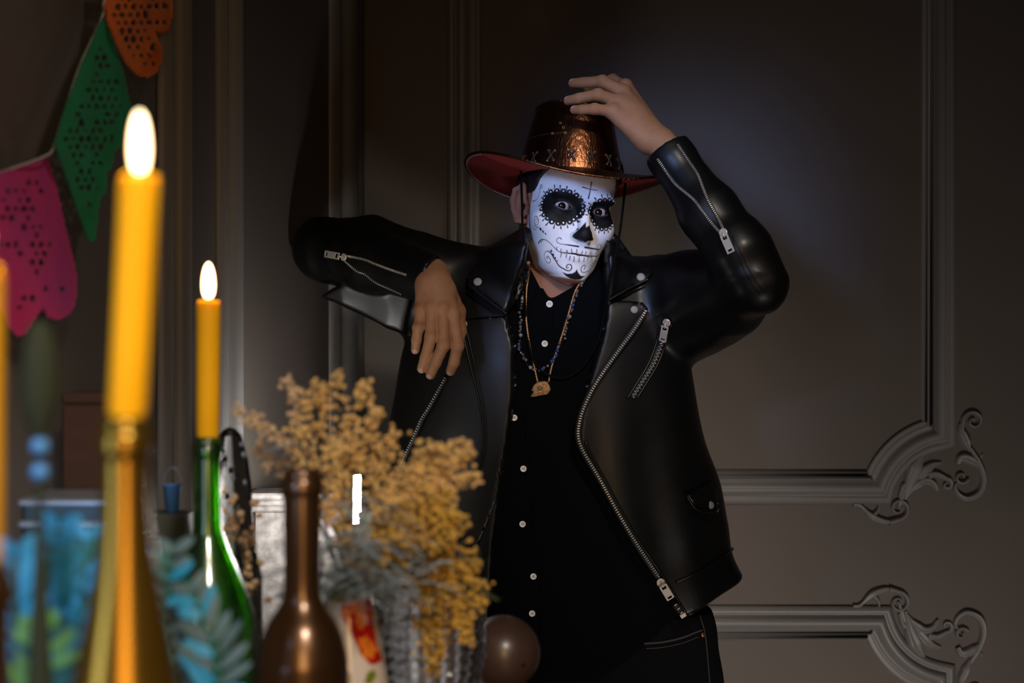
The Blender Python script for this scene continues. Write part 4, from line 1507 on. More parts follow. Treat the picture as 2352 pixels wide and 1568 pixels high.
# laced edge
e = brim_pts(1.0, 0.0)
k = 720
ae = np.linspace(0, 120, k, endpoint=False)
ep = np.stack([np.interp(ae, np.arange(121), np.append(e[:, i], e[0, i])) for i in range(3)], 1)
hel = np.arange(k) * 2 * math.pi / 6
rad = ep[:, :2] / np.linalg.norm(ep[:, :2], axis=1, keepdims=True)
ep2 = ep.copy(); ep2[:, :2] += rad * (np.cos(hel) * .0017)[:, None]; ep2[:, 2] += np.sin(hel) * .0021
o = MB(); o.tube(toW(np.concatenate([ep, ep[:1]])), .0024, 6, cap=False); o.build('brim_edge', M_hat, hat)
o = MB(); o.tube(toW(np.concatenate([ep2, ep2[:1]])), .0009, 5, cap=False); o = o.build('edge_lacing', M_hat, hat); o['kind'] = 'stuff'
ep3 = ep.copy(); ep3[:, :2] *= .985; ep3[:, 2] -= .0026 + .0006 * np.sin(hel)
o = MB(); o.tube(toW(ep3[np.arange(-36, 396) % k]), .0011, 5); o.build('lining_trim', M_rim, hat)
# crown
HT = .118


def crown(s, aa):
    """s 0 base .. 1 centre of the top"""
    t = np.clip(s / .72, 0, 1)
    k_ = 1 - .30 * t ** 1.15
    z = HT * t
    rx = CA * k_; ry = CB * (1 - .22 * t ** 1.2)
    u = np.clip((s - .72) / .28, 0, 1)
    sh = np.where(s > .72, np.cos(u * math.pi / 2) ** .62, 1.0)
    x = rx * sh * np.cos(aa); y = ry * sh * np.sin(aa)
    z = z + np.where(s > .72, .009 * np.sin(u * math.pi / 2), 0)
    # crease along the top and pinches at the front
    z = z - .020 * np.clip((s - .72) / .1, 0, 1) * np.exp(-(x / .020) ** 2)
    pin = np.exp(-((np.abs(x) - .035) / .018) ** 2) * np.exp(-((y + .072) / .035) ** 2) * np.clip((s - .35) / .4, 0, 1)
    y = y + pin * .007
    return np.stack([x, y, z], -1)


S_, A_ = np.meshgrid(np.linspace(0, 1, 46), a, indexing='ij')
MB().grid(toW(crown(S_, A_).reshape(-1, 3)).reshape(46, 120, 3), wrap_v=True).build('crown', M_hat, hat)
# seam round the top edge of the crown
ring = crown(np.full(120, .715), a); ring[:, :2] *= 1.005
tt = ring + np.stack([np.zeros(120), np.zeros(120), .0012 * (np.arange(120) % 2)], 1)
o = MB(); o.tube(toW(np.concatenate([tt, tt[:1]])), .0016, 5, cap=False); o.build('crown_seam', M_hat, hat)
vn = MB()
for sgn, s0 in ((-1, .36),):
    aa = np.linspace(-math.pi * .98, -math.pi * .60, 24)
    p = crown(np.full(24, s0), aa); p[:, :2] *= 1.004
    vn.tube(toW(p), .0009, 5)
vn.build('panel_seam', M_lace, hat)
# crossed laces round the base of the crown, with eyelets
for i in range(16):
    a0 = -math.pi / 2 + (i + .22) * 2 * math.pi / 16
    w = .060; h0, h1 = .075, .175
    def cp(da, h): 
        q = crown(np.array([h]), np.array([a0 + da]))[0]; q[:2] *= 1.012; return q
    st = MB()
    for (d0, d1) in ((-1, 1), (1, -1)):
        st.tube(toW(np.array([cp(d0 * w * (1 - 2 * t) if d0 == -1 else w * (1 - 2 * t), h0 + (h1 - h0) * (t if d0 == -1 else t)) * np.array([1 + .006 * math.sin(t * math.pi)] * 2 + [1]) for t in np.linspace(0, 1, 7)])), .0017, 5)
    so = st.build('crossed_lace', M_lace, hat)
    ey = MB()
    for da in (-w, w):
        for h in (h0, h1):
            q = cp(da, h); nrm = np.array([math.cos(a0), math.sin(a0), .25]); nrm /= np.linalg.norm(nrm)
            ey.lathe([(.0010, 0), (.0024, 0), (.0026, .0006), (.0018, .0012), (.0010, .0006)], toW(q), 8, RHT @ rot_from(z=nrm, x=np.cross([0, 0, 1.0], nrm)))
    ey.build('eyelet', M_eyelet, so)
# small vent eyelets on the side of the crown
for da, h in ((-.52, .42), (-.60, .47), (-.47, .36), (-.75, .36)):
    q = crown(np.array([h]), np.array([-math.pi / 2 + da]))[0]; q[:2] *= 1.006
    nrm = np.array([math.cos(-math.pi / 2 + da), math.sin(-math.pi / 2 + da), .2]); nrm /= np.linalg.norm(nrm)
    MB().lathe([(.0012, 0), (.0024, 0), (.0025, .0006), (.0018, .0011), (.0012, .0005)], toW(q), 10, RHT @ rot_from(z=nrm, x=np.cross([0, 0, 1.0], nrm))).build('eyelet', M_eyelet, hat)
# chin cord: a long loop hanging from both sides of the crown on to the chest
def dep(px, py, off):
    p = cast(lambda q: np.minimum(f_body(q), f_headneck(q)), np.array([float(px)]), np.array([float(py)]), off=off)[0]
    return p
ck = [toW(np.array([-.094, -.03, .004])), W(1199, 470, 2.335), W(1201, 560, 2.30), W(1204, 640, 2.265)]
for (x_, y_) in ((1207, 720), (1216, 800), (1240, 848), (1285, 868), (1330, 850), (1368, 795), (1386, 730)):
    p = cast(f_body, np.array([float(x_)]), np.array([float(y_)]), off=.006)[0]; ck.append(p)
ck += [W(1402, 640, 2.26), W(1424, 530, 2.30), toW(np.array([.093, -.02, .004]))]
o = MB(); o.tube(spline(np.array(ck), 140), .0023, 6); o.build('chin_cord', M_cord, hat)

# ------------------------------------------------------------------ necklaces
M_gold = mat('gold_chain', (0.50, 0.28, 0.14), 0.42, metal=0.9)
f_ch = f_body
bn = thing('bead_necklace', 'beaded necklace of grey, pink and blue beads hanging on the black shirt', 'necklace', W(1245, 760, 2.28))
bead_cols = [mat('bead_grey', (0.07, 0.07, 0.075), .3), mat('bead_pink', (0.16, 0.09, 0.09), .35), mat('bead_blue', (0.015, 0.035, 0.16), .2), mat('bead_pearl', (0.20, 0.19, 0.20), .3), mat('bead_dark', (0.05, 0.05, 0.055), .2)]
BP = [(1213, 604), (1211, 625), (1206, 650), (1200, 690), (1196, 715), (1195, 745), (1196, 772), (1192, 800), (1205, 825), (1213, 840), (1237, 848), (1250, 846), (1264, 833), (1276, 819), (1283, 796), (1295, 776), (1303, 740), (1314, 710), (1320, 684), (1330, 660), (1340, 644)]
bp = spline(BP, 74)
bc = cast(f_ch, bp[:, 0], bp[:, 1], off=.0035)
o = MB(); o.tube(bc, .0006, 4); o.build('bead_thread', M_lace, bn)
order = [3, 0, 1, 0, 4, 1, 3, 0, 2, 1, 4, 0]
for i in range(0, 74):
    sc_ = .0034 if i % 4 == 0 else (.0026 if i % 2 else .0021)
    k_ = order[(i * 5) % 12] if not 44 <= i <= 48 else 2
    if i % 9 == 7: continue
    off = rng.normal(0, .0014, 3) * (1 if i % 2 else .3)
    MB().ball(bc[i] + off + np.array([0, -.0015, 0]), sc_, 10, 8).build('bead', bead_cols[k_], bn)
pn = thing('pendant_necklace', 'gold chain necklace with a round filigree pendant on the black shirt', 'necklace', W(1245, 800, 2.28))
for pts in ([(1217, 612), (1213, 640), (1209, 668), (1208, 723), (1216, 790), (1226, 836), (1235, 877)], [(1260, 877), (1265, 850), (1272, 825), (1290, 772), (1308, 713), (1320, 672), (1333, 648)]):
    c = spline(pts, 90)
    p = cast(f_ch, c[:, 0], c[:, 1], off=.003)
    ph = np.arange(90) * 1.6
    o = MB()
    for s_ in (0, math.pi):
        q = p + np.stack([np.cos(ph + s_) * .0011, np.sin(ph + s_) * .0008 - .001, 0 * ph], 1)
        o.tube(q, .0011, 5)
    o.build('chain', M_gold, pn)
pc = cast(f_ch, np.array([1243.]), np.array([892.]), off=.004)[0]
shp = [(1220, 897), (1226, 884), (1236, 877), (1252, 875), (1259, 879), (1265, 892), (1263, 898), (1256, 906), (1243, 908), (1222, 912), (1219, 908), (1225, 900)]
sp2 = spline(shp + shp[:1], 60)[:-1]
cen = sp2.mean(0)
P = []
for s_, dz in ((1.0, .002), (1.0, -.001), (.9, -.0025), (.0, -.0025)):
    w_ = cen + (sp2 - cen) * s_
    P.append(np.stack([(w_[:, 0] - 1243) / F * pc[1] + pc[0], np.full(len(w_), pc[1] + dz), -(w_[:, 1] - 892) / F * pc[1] + pc[2]], 1))
o = MB(); o.grid(np.array(P), wrap_v=True); pend = o.build('pendant', mat('pendant_brass', (0.45, 0.25, 0.10), 0.45, metal=.85, bump=1.0, bump_scale=900), pn)
o = MB()
for (cx, cy, rr) in ((1240, 892, 7), (1253, 900, 4.5), (1250, 885, 4), (1230, 905, 4), (1240, 903, 3.5)):
    th = np.linspace(0, 2 * math.pi, 20)
    o.tube(np.stack([(cx - 1243 + rr * np.cos(th)) / F * pc[1] + pc[0], np.full(20, pc[1] - .003), -(cy - 892 + rr * np.sin(th)) / F * pc[1] + pc[2]], 1), .0008, 5, cap=False)
o.build('filigree', M_gold, pend)
MB().ball((pc[0] + (1240 - 1243) / F * pc[1], pc[1] - .003, pc[2]), (.0036, .0018, .0036), 12, 8).build('pendant_stone', mat('green_stone', (.10, .12, .05), .15), pend)
# ------------------------------------------------------------------ the altar table and what stands on it
TZ = 1.02
M_wood = mat('dark_table_wood', (0.035, 0.022, 0.016), 0.45, noise=(0.06, 0.036, 0.022), noise_scale=14, stretch=(1, 10, 10))
tb = thing('altar_table', 'dark wooden table carrying the candles and flowers', 'table', (-.12, 1.0, 0))
MB().box((-.12, 1.02, TZ - .02), (.66, 1.30, .04), bevel=.004).build('table_top', M_wood, tb, smooth=False)
MB().box((-.12, 1.02, TZ - .075), (.58, 1.22, .07)).build('apron', M_wood, tb, smooth=False)
for x in (-.39, .15):
    for y in (.42, 1.62):
        MB().lathe([(0, 0), (.022, 0), (.026, .25), (.020, .5), (.030, .85), (.032, TZ - .11), (0, TZ - .11)], (x, y, 0), 14).build('leg', M_wood, tb)


def fix(o):
    import bmesh
    bm = bmesh.new(); bm.from_mesh(o.data); bmesh.ops.recalc_face_normals(bm, faces=bm.faces); bm.to_mesh(o.data); bm.free()
    return o


# ---- candles
M_wax = mat('yellow_wax', (0.84, 0.43, 0.006), 0.55, sss=0.55, sss_r=(1.0, .55, .10), spec=.15)
M_wax.node_tree.nodes['Principled BSDF'].inputs['Subsurface Scale'].default_value = 0.012
M_wick = mat('charred_wick', (.02, .014, .01), .9)


def flame_mat():
    m = bpy.data.materials.new('candle_flame'); m.use_nodes = True
    nt = m.node_tree; N = nt.nodes; L = nt.links
    b = N['Principled BSDF']; b.inputs['Base Color'].default_value = (0, 0, 0, 1); b.inputs['Roughness'].default_value = 1
    b.inputs['Specular IOR Level'].default_value = 0
    # white-hot heart, orange skin
    lw = N.new('ShaderNodeLayerWeight'); lw.inputs['Blend'].default_value = .35
    rp = N.new('ShaderNodeValToRGB')
    rp.color_ramp.elements[0].position = .35; rp.color_ramp.elements[0].color = (1.0, .78, .45, 1)
    rp.color_ramp.elements[1].position = .85; rp.color_ramp.elements[1].color = (1.0, .36, .07, 1)
    L.new(lw.outputs['Facing'], rp.inputs[0]); L.new(rp.outputs[0], b.inputs['Emission Color'])
    b.inputs['Emission Strength'].default_value = 9.0
    return m


M_flame = flame_mat()


def candle(px, ytop, ybot, d, wpx, fl_w, fl_h, label, flame_gap=4, lean=0.0, name='candle'):
    c = W(px, ybot, d); s = d / F
    h = (ybot - ytop) * s; r = wpx * s / 2
    t = thing(name, label, 'candle', c, 'lit yellow taper candles in bottles')
    ax = np.array([lean, 0, 1.0])
    pr = [(0, -.012), (r * .80, -.012), (r * .84, 0), (r * .97, .004), (r * .98, h * .3), (r, h * .8), (r * 1.02, h - .006), (r * .98, h - .002), (r * .88, h), (r * .6, h - .0012), (.0014, h - .0020)]
    Rm = rot_from(z=ax, x=np.array([1.0, 0, 0]))
    MB().lathe(pr, c, 32, Rm).build('wax', M_wax, t)
    tip = c + Rm @ np.array([0, 0, h])
    o = MB(); o.tube(np.array([tip + np.array([0, 0, -.002]), tip + np.array([0.0003, 0, .004]), tip + np.array([.0012, 0, .0075])]), .0009, 6); o.build('wick', M_wick, t)
    fw = fl_w * s / 2; fh = fl_h * s
    prof = [(0, 0), (fw * .55, fh * .03), (fw * .85, fh * .14), (fw, fh * .32), (fw * .98, fh * .5), (fw * .84, fh * .70), (fw * .58, fh * .87), (fw * .28, fh * .965), (0, fh)]
    prof = spline(prof, 24)
    f = MB(); f.lathe(prof, tip + np.array([0, 0, .0012 + flame_gap * s * .2]), 24); f.build('flame', M_flame, t)
    L = bpy.data.lights.new('flame_light', 'POINT'); L.energy = .6; L.color = (1.0, .55, .20); L.shadow_soft_size = fw * 1.2
    lo = bpy.data.objects.new('flame_light', L); lo.location = (tip + np.array([0, 0, fh * .5])).tolist(); col.objects.link(lo)
    return t


candle(292, 402, 958, .68, 88, 40, 140, 'nearer tall yellow candle burning in a dark olive bottle, big white flame', lean=.052)
candle(477, 690, 1005, 1.30, 53, 30, 84, 'shorter yellow candle burning in the bright green bottle', lean=.006)
candle(-46, 612, 1290, .56, 92, 40, 130, 'yellow candle cut off by the frame edge in front of the pink paper flag')


# ---- bottles
def glass(name, color, rough=.04, trans=1.0, ior=1.5):
    return mat(name, color, rough, trans=trans, ior=ior)


def bottle(px, ytop, d, prof, label, m, name='wine_bottle', zbase=TZ, lip=None, wall=.0028):
    """prof: (radius, height fraction-free metres below the top)"""
    c = W(px, ytop, d); top = c[2]
    out = [(r, top - z) for r, z in prof]
    base = zbase
    out = [(r, max(z, base + .0005)) for r, z in out]
    outer = spline(np.array(out), 90)
    outer = np.concatenate([outer, [[outer[-1, 0] * .92, base], [0.0, base + .006]]])
    inner = outer[:90][::-1].copy(); inner[:, 0] = np.maximum(.002, inner[:, 0] - wall); inner[:, 1] = np.maximum(inner[:, 1], base + .01)
    inner = np.concatenate([[[0, base + .012]], inner])
    full = np.concatenate([inner, outer])
    t = thing(name, label, 'bottle', (c[0], c[1], base))
    mb = MB(); mb.lathe(full, (c[0], c[1], 0), 56)
    o = fix(mb.build('glass_body', m, t))
    o2 = MB(); r0 = prof[0][0]
    o2.lathe([(r0 - .0005, top - .020), (r0 + .0012, top - .019), (r0 + .0018, top - .015), (r0 + .0018, top - .010), (r0 + .0008, top - .006), (r0 - .0005, top - .005)], (c[0], c[1], 0), 40)
    fix(o2.build('neck_ring', m, t))
    return t


M_olive = mat('olive_bottle_glass', (0.30, 0.155, 0.022), .26, metal=.85, trans=.0, noise=(0.20, 0.13, 0.018), noise_scale=6)
M_green = glass('green_bottle_glass', (0.16, 0.60, 0.03), .10)
M_green.node_tree.nodes['Principled BSDF'].inputs['Coat Weight'].default_value = 1.0
M_green.node_tree.nodes['Principled BSDF'].inputs['Coat Roughness'].default_value = .30
M_green.node_tree.nodes['Principled BSDF'].inputs['Specular IOR Level'].default_value = .9
M_brown = mat('bronze_brown_bottle', (0.110, 0.054, 0.022), .32, metal=.8, coat=.9, coat_rough=.20, noise=(0.095, 0.046, 0.019), noise_scale=9)
bottle(287, 958, .68, [(.0115, 0), (.0112, .02), (.0118, .045), (.0150, .075), (.0215, .110), (.0285, .150), (.0335, .200), (.036, .250), (.0365, .372)], 'dark olive glass bottle holding the nearer tall candle', M_olive)
bottle(476, 1003, 1.30, [(.0118, 0), (.0122, .03), (.0130, .080), (.0165, .095), (.0285, .125), (.0400, .155), (.0440, .185), (.0445, .33)], 'bright green glass bottle holding the shorter candle', M_green)
bottle(-48, 1288, .56, [(.0120, 0), (.0125, .05), (.014, .085), (.03, .13), (.036, .16), (.036, .33)], 'amber brown bottle cut off by the frame edge under a candle', M_brown)
bottle(694, 1078, 1.06, [(.0142, 0), (.0140, .03), (.0136, .085), (.0165, .100), (.0265, .116), (.0330, .136), (.0345, .16), (.0345, .33)], 'empty bronze brown bottle without a candle in front of the flowers', M_brown)

# ---- paper flags
M_pink = mat('pink_tissue', (0.62, 0.030, 0.16), .8, noise=(0.42, 0.03, 0.20), noise_scale=14)
M_gre = mat('green_tissue', (0.008, 0.24, 0.095), .8, noise=(0.012, 0.17, 0.055), noise_scale=18)
M_ora = mat('orange_tissue', (0.72, 0.16, 0.014), .8, noise=(0.60, 0.12, 0.02), noise_scale=16)
M_str = mat('white_string', (.5, .48, .46), .8)
bunt = thing('paper_bunting', 'string of cut-paper flags in pink, green and orange hung along the side wall', 'bunting', WL(np.array([200.]), np.array([300.]), .03)[0])
OFF = .035


def flag(poly, holes, m, name, label, wave, cell=4.0):
    P = np.asarray(poly, float)
    x0, y0 = P.min(0); x1, y1 = P.max(0)
    gx = np.arange(x0, x1 + cell, cell); gy = np.arange(y0, y1 + cell, cell)
    X, Y = np.meshgrid(gx, gy, indexing='ij')
    cx = (X[:-1, :-1] + cell / 2).ravel(); cy = (Y[:-1, :-1] + cell / 2).ravel()
    keep = poly_sdf(cx, cy, P) < 0
    for hx, hy, hr, hs in holes:
        keep &= ~((((cx - hx) / hr) ** 2 + ((cy - hy) / (hr * hs)) ** 2) < 1)
    a = np.arange(X.size).reshape(X.shape)
    q = np.stack([a[:-1, :-1], a[1:, :-1], a[1:, 1:], a[:-1, 1:]], -1).reshape(-1, 4)[keep]
    used = np.unique(q); rm = np.full(X.size, -1); rm[used] = np.arange(len(used)); q = rm[q]
    xs, ys = X.ravel()[used], Y.ravel()[used]
    off = OFF + wave(xs, ys)
    front_ = np.array([WL(np.array([x]), np.array([y]), o_)[0] for x, y, o_ in zip(xs, ys, off)])
    back = front_ - wl_n * .0005
    n = len(used)
    ed = np.concatenate([q[:, [0, 1]], q[:, [1, 2]], q[:, [2, 3]], q[:, [3, 0]]])
    key = np.sort(ed, 1); _, inv, cnt = np.unique(key, axis=0, return_inverse=True, return_counts=True)
    be = ed[cnt[inv.ravel()] == 1]
    mb = MB(); mb.add(np.concatenate([front_, back]), q, q[:, ::-1] + n, np.stack([be[:, 0], be[:, 1], be[:, 1] + n, be[:, 0] + n], -1))
    o = mb.build(name, m, bunt); o['label'] = label
    return o


def hole_rows(poly, n, r, inset, seed):
    rg = np.random.default_rng(seed); P = np.asarray(poly, float); out = []
    lo, hi = P.min(0), P.max(0)
    gx = np.arange(lo[0], hi[0], r * 3.2); gy = np.arange(lo[1], hi[1], r * 3.4)
    for i, x in enumerate(gx):
        for j, y in enumerate(gy):
            xx = x + (r * 1.6 if j % 2 else 0)
            if poly_sdf(np.array([xx]), np.array([y]), P)[0] < -inset and rg.random() < n:
                out.append((xx, y, r * rg.uniform(.6, 1.2), rg.uniform(.8, 1.5)))
    return out


PG = [(236, 38), (262, 100), (285, 170), (300, 240), (296, 285), (280, 300), (282, 330), (262, 352), (258, 380), (244, 400), (244, 440), (228, 460), (226, 500), (218, 552), (206, 556), (190, 520), (160, 430), (125, 330), (150, 245), (190, 140)]
PO = [(236, -60), (395, -60), (397, 30), (388, 70), (372, 78), (356, 72), (370, 105), (372, 140), (360, 168), (340, 179), (312, 172), (290, 150), (268, 105), (244, 45)]
PP = [(-60, 420), (0, 396), (60, 376), (108, 357), (130, 430), (150, 520), (170, 600), (178, 650), (172, 700), (160, 722), (134, 735), (110, 728), (98, 706), (80, 730), (62, 762), (40, 772), (20, 750), (4, 710), (-60, 720)]
hp = hole_rows(PG, .8, 5.5, 22, 1)
flag(PG, hp, M_gre, 'paper_flag', 'green cut-paper flag', lambda x, y: .006 * np.sin(x * .03 + y * .012))
flag(PO, hole_rows(PO, .85, 5.5, 14, 2), M_ora, 'paper_flag', 'orange cut-paper flag with scalloped edge', lambda x, y: .008 * np.sin(x * .025 + y * .02) + .004)
flag(PP, hole_rows(PP, .5, 6, 30, 3), M_pink, 'paper_flag', 'pink cut-paper flag', lambda x, y: .010 * np.sin(x * .02 - y * .010))
sp_ = spline([(-80, 425), (0, 396), (108, 356), (126, 327), (180, 160), (236, 36), (244, -10), (330, -160)], 60)
so = np.array([WL(np.array([x]), np.array([y]), OFF + .002)[0] for x, y in sp_])
o = MB(); o.tube(so, .0011, 5); o.build('string', M_str, bunt)

# ---- painted jug, glass vase, dark ball
M_jug = mat('white_glaze', (0.62, 0.55, 0.48), .25, coat=.5)
M_red = mat('red_glaze', (0.42, 0.008, 0.006), .2, coat=.5)
M_orp = mat('orange_glaze', (0.75, 0.20, 0.02), .3)
M_navy = mat('navy_glaze', (0.012, 0.014, 0.06), .2, coat=.5)
M_grn = mat('green_glaze', (0.16, 0.19, 0.015), .2, coat=.5)
jd = 1.28
jc = W(800, 1568, jd); jr = 68 / F * jd
jt = W(800, 1352, jd)[2]
jug = thing('painted_vase', 'white ceramic vase painted with a red band and orange flowers behind the brown bottle', 'vase', (jc[0], jc[1], TZ))
JP = spline([(.030, TZ), (.036, TZ + .004), (.040, TZ + .05), (.036, TZ + .10), (.030, TZ + .14), (.024, jt - .02), (.020, jt - .008), (.024, jt), (.0215, jt), (.018, jt - .01), (.021, jt - .03), (.0, jt - .05)], 70)
fix(MB().lathe(np.concatenate([[[0, TZ]], JP]), (jc[0], jc[1], 0), 44).build('vase_body', M_jug, jug))


def jrad(z):
    k_ = np.argmax(JP[:, 1]); return np.interp(z, JP[:k_ + 1, 1], JP[:k_ + 1, 0])


def decal(pts, m, name, thick=.0006):
    """painted patch raised a hair on the vase: pts = photo pixels"""
    P = np.asarray(pts, float); g = 2.5
    gx = np.arange(P[:, 0].min(), P[:, 0].max() + g, g); gy = np.arange(P[:, 1].min(), P[:, 1].max() + g, g)
    X, Y = np.meshgrid(gx, gy, indexing='ij')
    keep = poly_sdf(X[:-1, :-1].ravel() + g / 2, Y[:-1, :-1].ravel() + g / 2, P) < 0
    if not keep.any(): return
    a_ = np.arange(X.size).reshape(X.shape)
    q = np.stack([a_[:-1, :-1], a_[1:, :-1], a_[1:, 1:], a_[:-1, 1:]], -1).reshape(-1, 4)[keep]
    de = jd - .033
    z = ZC + (784 - Y.ravel()) / F * de
    r_ = jrad(z) + thick
    dx = np.clip(((X.ravel() - 1176) / F * de - jc[0]) / r_, -.995, .995)
    v = np.stack([jc[0] + dx * r_, jc[1] - r_ * np.sqrt(1 - dx ** 2), z], 1)
    return MB().add(v, q).build(name, m, jug)


decal([(780, 1388), (812, 1382), (846, 1384), (850, 1430), (862, 1490), (874, 1530), (850, 1532), (828, 1505), (812, 1470), (796, 1440), (782, 1415)], M_red, 'painted_band')
for c_ in ((815, 1400, 13), (792, 1412, 11), (828, 1424, 15), (834, 1478, 12), (846, 1500, 16), (826, 1442, 8)):
    th = np.linspace(0, 2 * math.pi, 24, endpoint=False)
    rr = c_[2] * (1 + .28 * np.cos(5 * th))
    decal(np.stack([c_[0] + rr * np.cos(th), c_[1] + rr * np.sin(th)], 1), M_orp, 'painted_flower', .0010)
decal([(775, 1520), (790, 1525), (806, 1545), (808, 1575), (780, 1575)], M_navy, 'painted_patch')
decal([(842, 1548), (856, 1542), (862, 1558), (850, 1575), (836, 1570)], M_grn, 'painted_leaf')
decal([(740, 1352), (800, 1345), (846, 1350), (846, 1378), (800, 1384), (762, 1392), (742, 1380)], M_grn, 'painted_collar')

M_clear = glass('clear_cut_glass', (0.97, 0.98, 1.0), .09, ior=1.46)
gd = 1.36
gc = W(985, 1568, gd); gw = .0535; gt = W(985, 1262, gd)[2]; gz = TZ
vase = thing('glass_vase', 'clear hammered glass vase with slanting ribs round its foot', 'vase', (gc[0], gc[1], TZ))
nA, nZ = 96, 110
zz = np.linspace(gz + .004, gt, nZ)
u = (zz - gz) / (gt - gz)
rp_ = np.interp(u, [0, .08, .25, .38, .5, .65, .8, .92, 1.0], [.034, .038, .044, .047, .0525, .0545, .048, .037, .032])
rp_ = np.interp(zz, zz, np.convolve(np.pad(rp_, 6, mode='edge'), np.ones(13) / 13, 'valid'))
aa = np.linspace(0, 2 * math.pi, nA, endpoint=False)
ZZ, AA_ = np.meshgrid(zz, aa, indexing='ij')
UU = (ZZ - gz) / (gt - gz)
ham = .0032 * np.cos(AA_ * 12 + 60 * UU) * np.cos(AA_ * 12 - 60 * UU)
rib = .0028 * np.abs(np.sin(AA_ * 13 + UU * 34))
RRo = rp_[:, None] + np.where(UU > .36, ham * np.clip((UU - .36) * 12, 0, 1) * np.clip((1 - UU) * 8, 0, 1), rib)
RRi = rp_[:, None] - .0032 + 0 * AA_
Po = np.stack([gc[0] + RRo * np.cos(AA_), gc[1] + RRo * np.sin(AA_), ZZ], -1)
Pi = np.stack([gc[0] + RRi * np.cos(AA_), gc[1] + RRi * np.sin(AA_), np.maximum(ZZ, gz + .012)], -1)
bot_c = np.tile(np.array([gc[0], gc[1], gz + .001]), (1, nA, 1)); ins_c = np.tile(np.array([gc[0], gc[1], gz + .012]), (1, nA, 1))
full = np.concatenate([bot_c, Po, Pi[::-1], ins_c], 0)
vb = MB().grid(full, wrap_v=True).build('vase_wall', M_clear, vase)
import bmesh
bm = bmesh.new(); bm.from_mesh(vb.data); bmesh.ops.remove_doubles(bm, verts=bm.verts, dist=1e-6); bmesh.ops.recalc_face_normals(bm, faces=bm.faces); bm.to_mesh(vb.data); bm.free()

M_ball = mat('dark_brown_glaze', (0.060, 0.034, 0.027), .42, coat=.7, coat_rough=.28, noise=(0.068, 0.038, 0.030), noise_scale=30)
bd = 1.60; bcn = W(1156, 1498, bd); br = 85 / F * bd
ball = thing('round_flask', 'round glossy dark brown ball-shaped flask between the glass vase and the shirt', 'flask', (bcn[0], bcn[1], TZ))
MB().ball(bcn, br, 48, 32).build('flask_body', M_ball, ball)
MB().lathe([(0, TZ), (.022, TZ), (.021, TZ + .006), (.012, bcn[2] - br + .003), (0, bcn[2] - br + .004)], (bcn[0], bcn[1], 0), 24).build('foot', M_ball, ball)
MB().lathe([(.0, .0), (.0024, 0), (.0022, .001), (0, .0015)], bcn + np.array([.022, -math.sqrt(br ** 2 - .022 ** 2 - .006 ** 2), -.006]), 10, rot_from(z=np.array([.5, -.85, -.1]), x=np.array([.85, .5, 0]))).build('stopper_dot', M_black, ball)
# ------------------------------------------------------------------ mimosa, ferns and the dim things behind
ico_v = None


def ico():
    t = (1 + 5 ** .5) / 2
    v = np.array([(-1, t, 0), (1, t, 0), (-1, -t, 0), (1, -t, 0), (0, -1, t), (0, 1, t), (0, -1, -t), (0, 1, -t), (t, 0, -1), (t, 0, 1), (-t, 0, -1), (-t, 0, 1)], float)
    v /= np.linalg.norm(v[0])
    f = np.array([(0, 11, 5), (0, 5, 1), (0, 1, 7), (0, 7, 10), (0, 10, 11), (1, 5, 9), (5, 11, 4), (11, 10, 2), (10, 7, 6), (7, 1, 8), (3, 9, 4), (3, 4, 2), (3, 2, 6), (3, 6, 8), (3, 8, 9), (4, 9, 5), (2, 4, 11), (6, 2, 10), (8, 6, 7), (9, 8, 1)])
    return v, f


IV, IF = ico()
M_stem = mat('grey_green_stem', (0.16, 0.15, 0.11), .8)
M_gold1 = mat('pale_gold_blossom', (0.70, 0.45, 0.14), .85, noise=(0.55, 0.33, 0.10), noise_scale=60, sheen=.3)
M_gold2 = mat('deep_gold_blossom', (0.62, 0.37, 0.035), .85, noise=(0.46, 0.26, 0.025), noise_scale=60, sheen=.3)
M_gold3 = mat('tan_blossom', (0.58, 0.41, 0.23), .85, noise=(0.46, 0.31, 0.16), noise_scale=60, sheen=.3)
M_leaf1 = mat('blue_grey_mimosa_leaf', (0.40, 0.52, 0.66), .8, noise=(0.40, 0.47, 0.46), noise_scale=30)
M_leaf2 = mat('olive_mimosa_leaf', (0.20, 0.23, 0.11), .8)
bq_ = thing('mimosa_bouquet', 'bouquet of golden mimosa sprigs with feathery grey-green leaves in the painted vase', 'flowers', (jc[0], jc[1], jt))
ORG = np.array([jc[0], jc[1], jt - .01])
fr = np.random.default_rng(21)


def balls(mb, C, R):
    n = len(C)
    v = (IV[None] * R[:, None, None] * fr.uniform(.8, 1.15, (n, 12, 1)) + C[:, None]).reshape(-1, 3)
    f = (IF[None] + 12 * np.arange(n)[:, None, None]).reshape(-1, 3)
    mb.add(v, f)


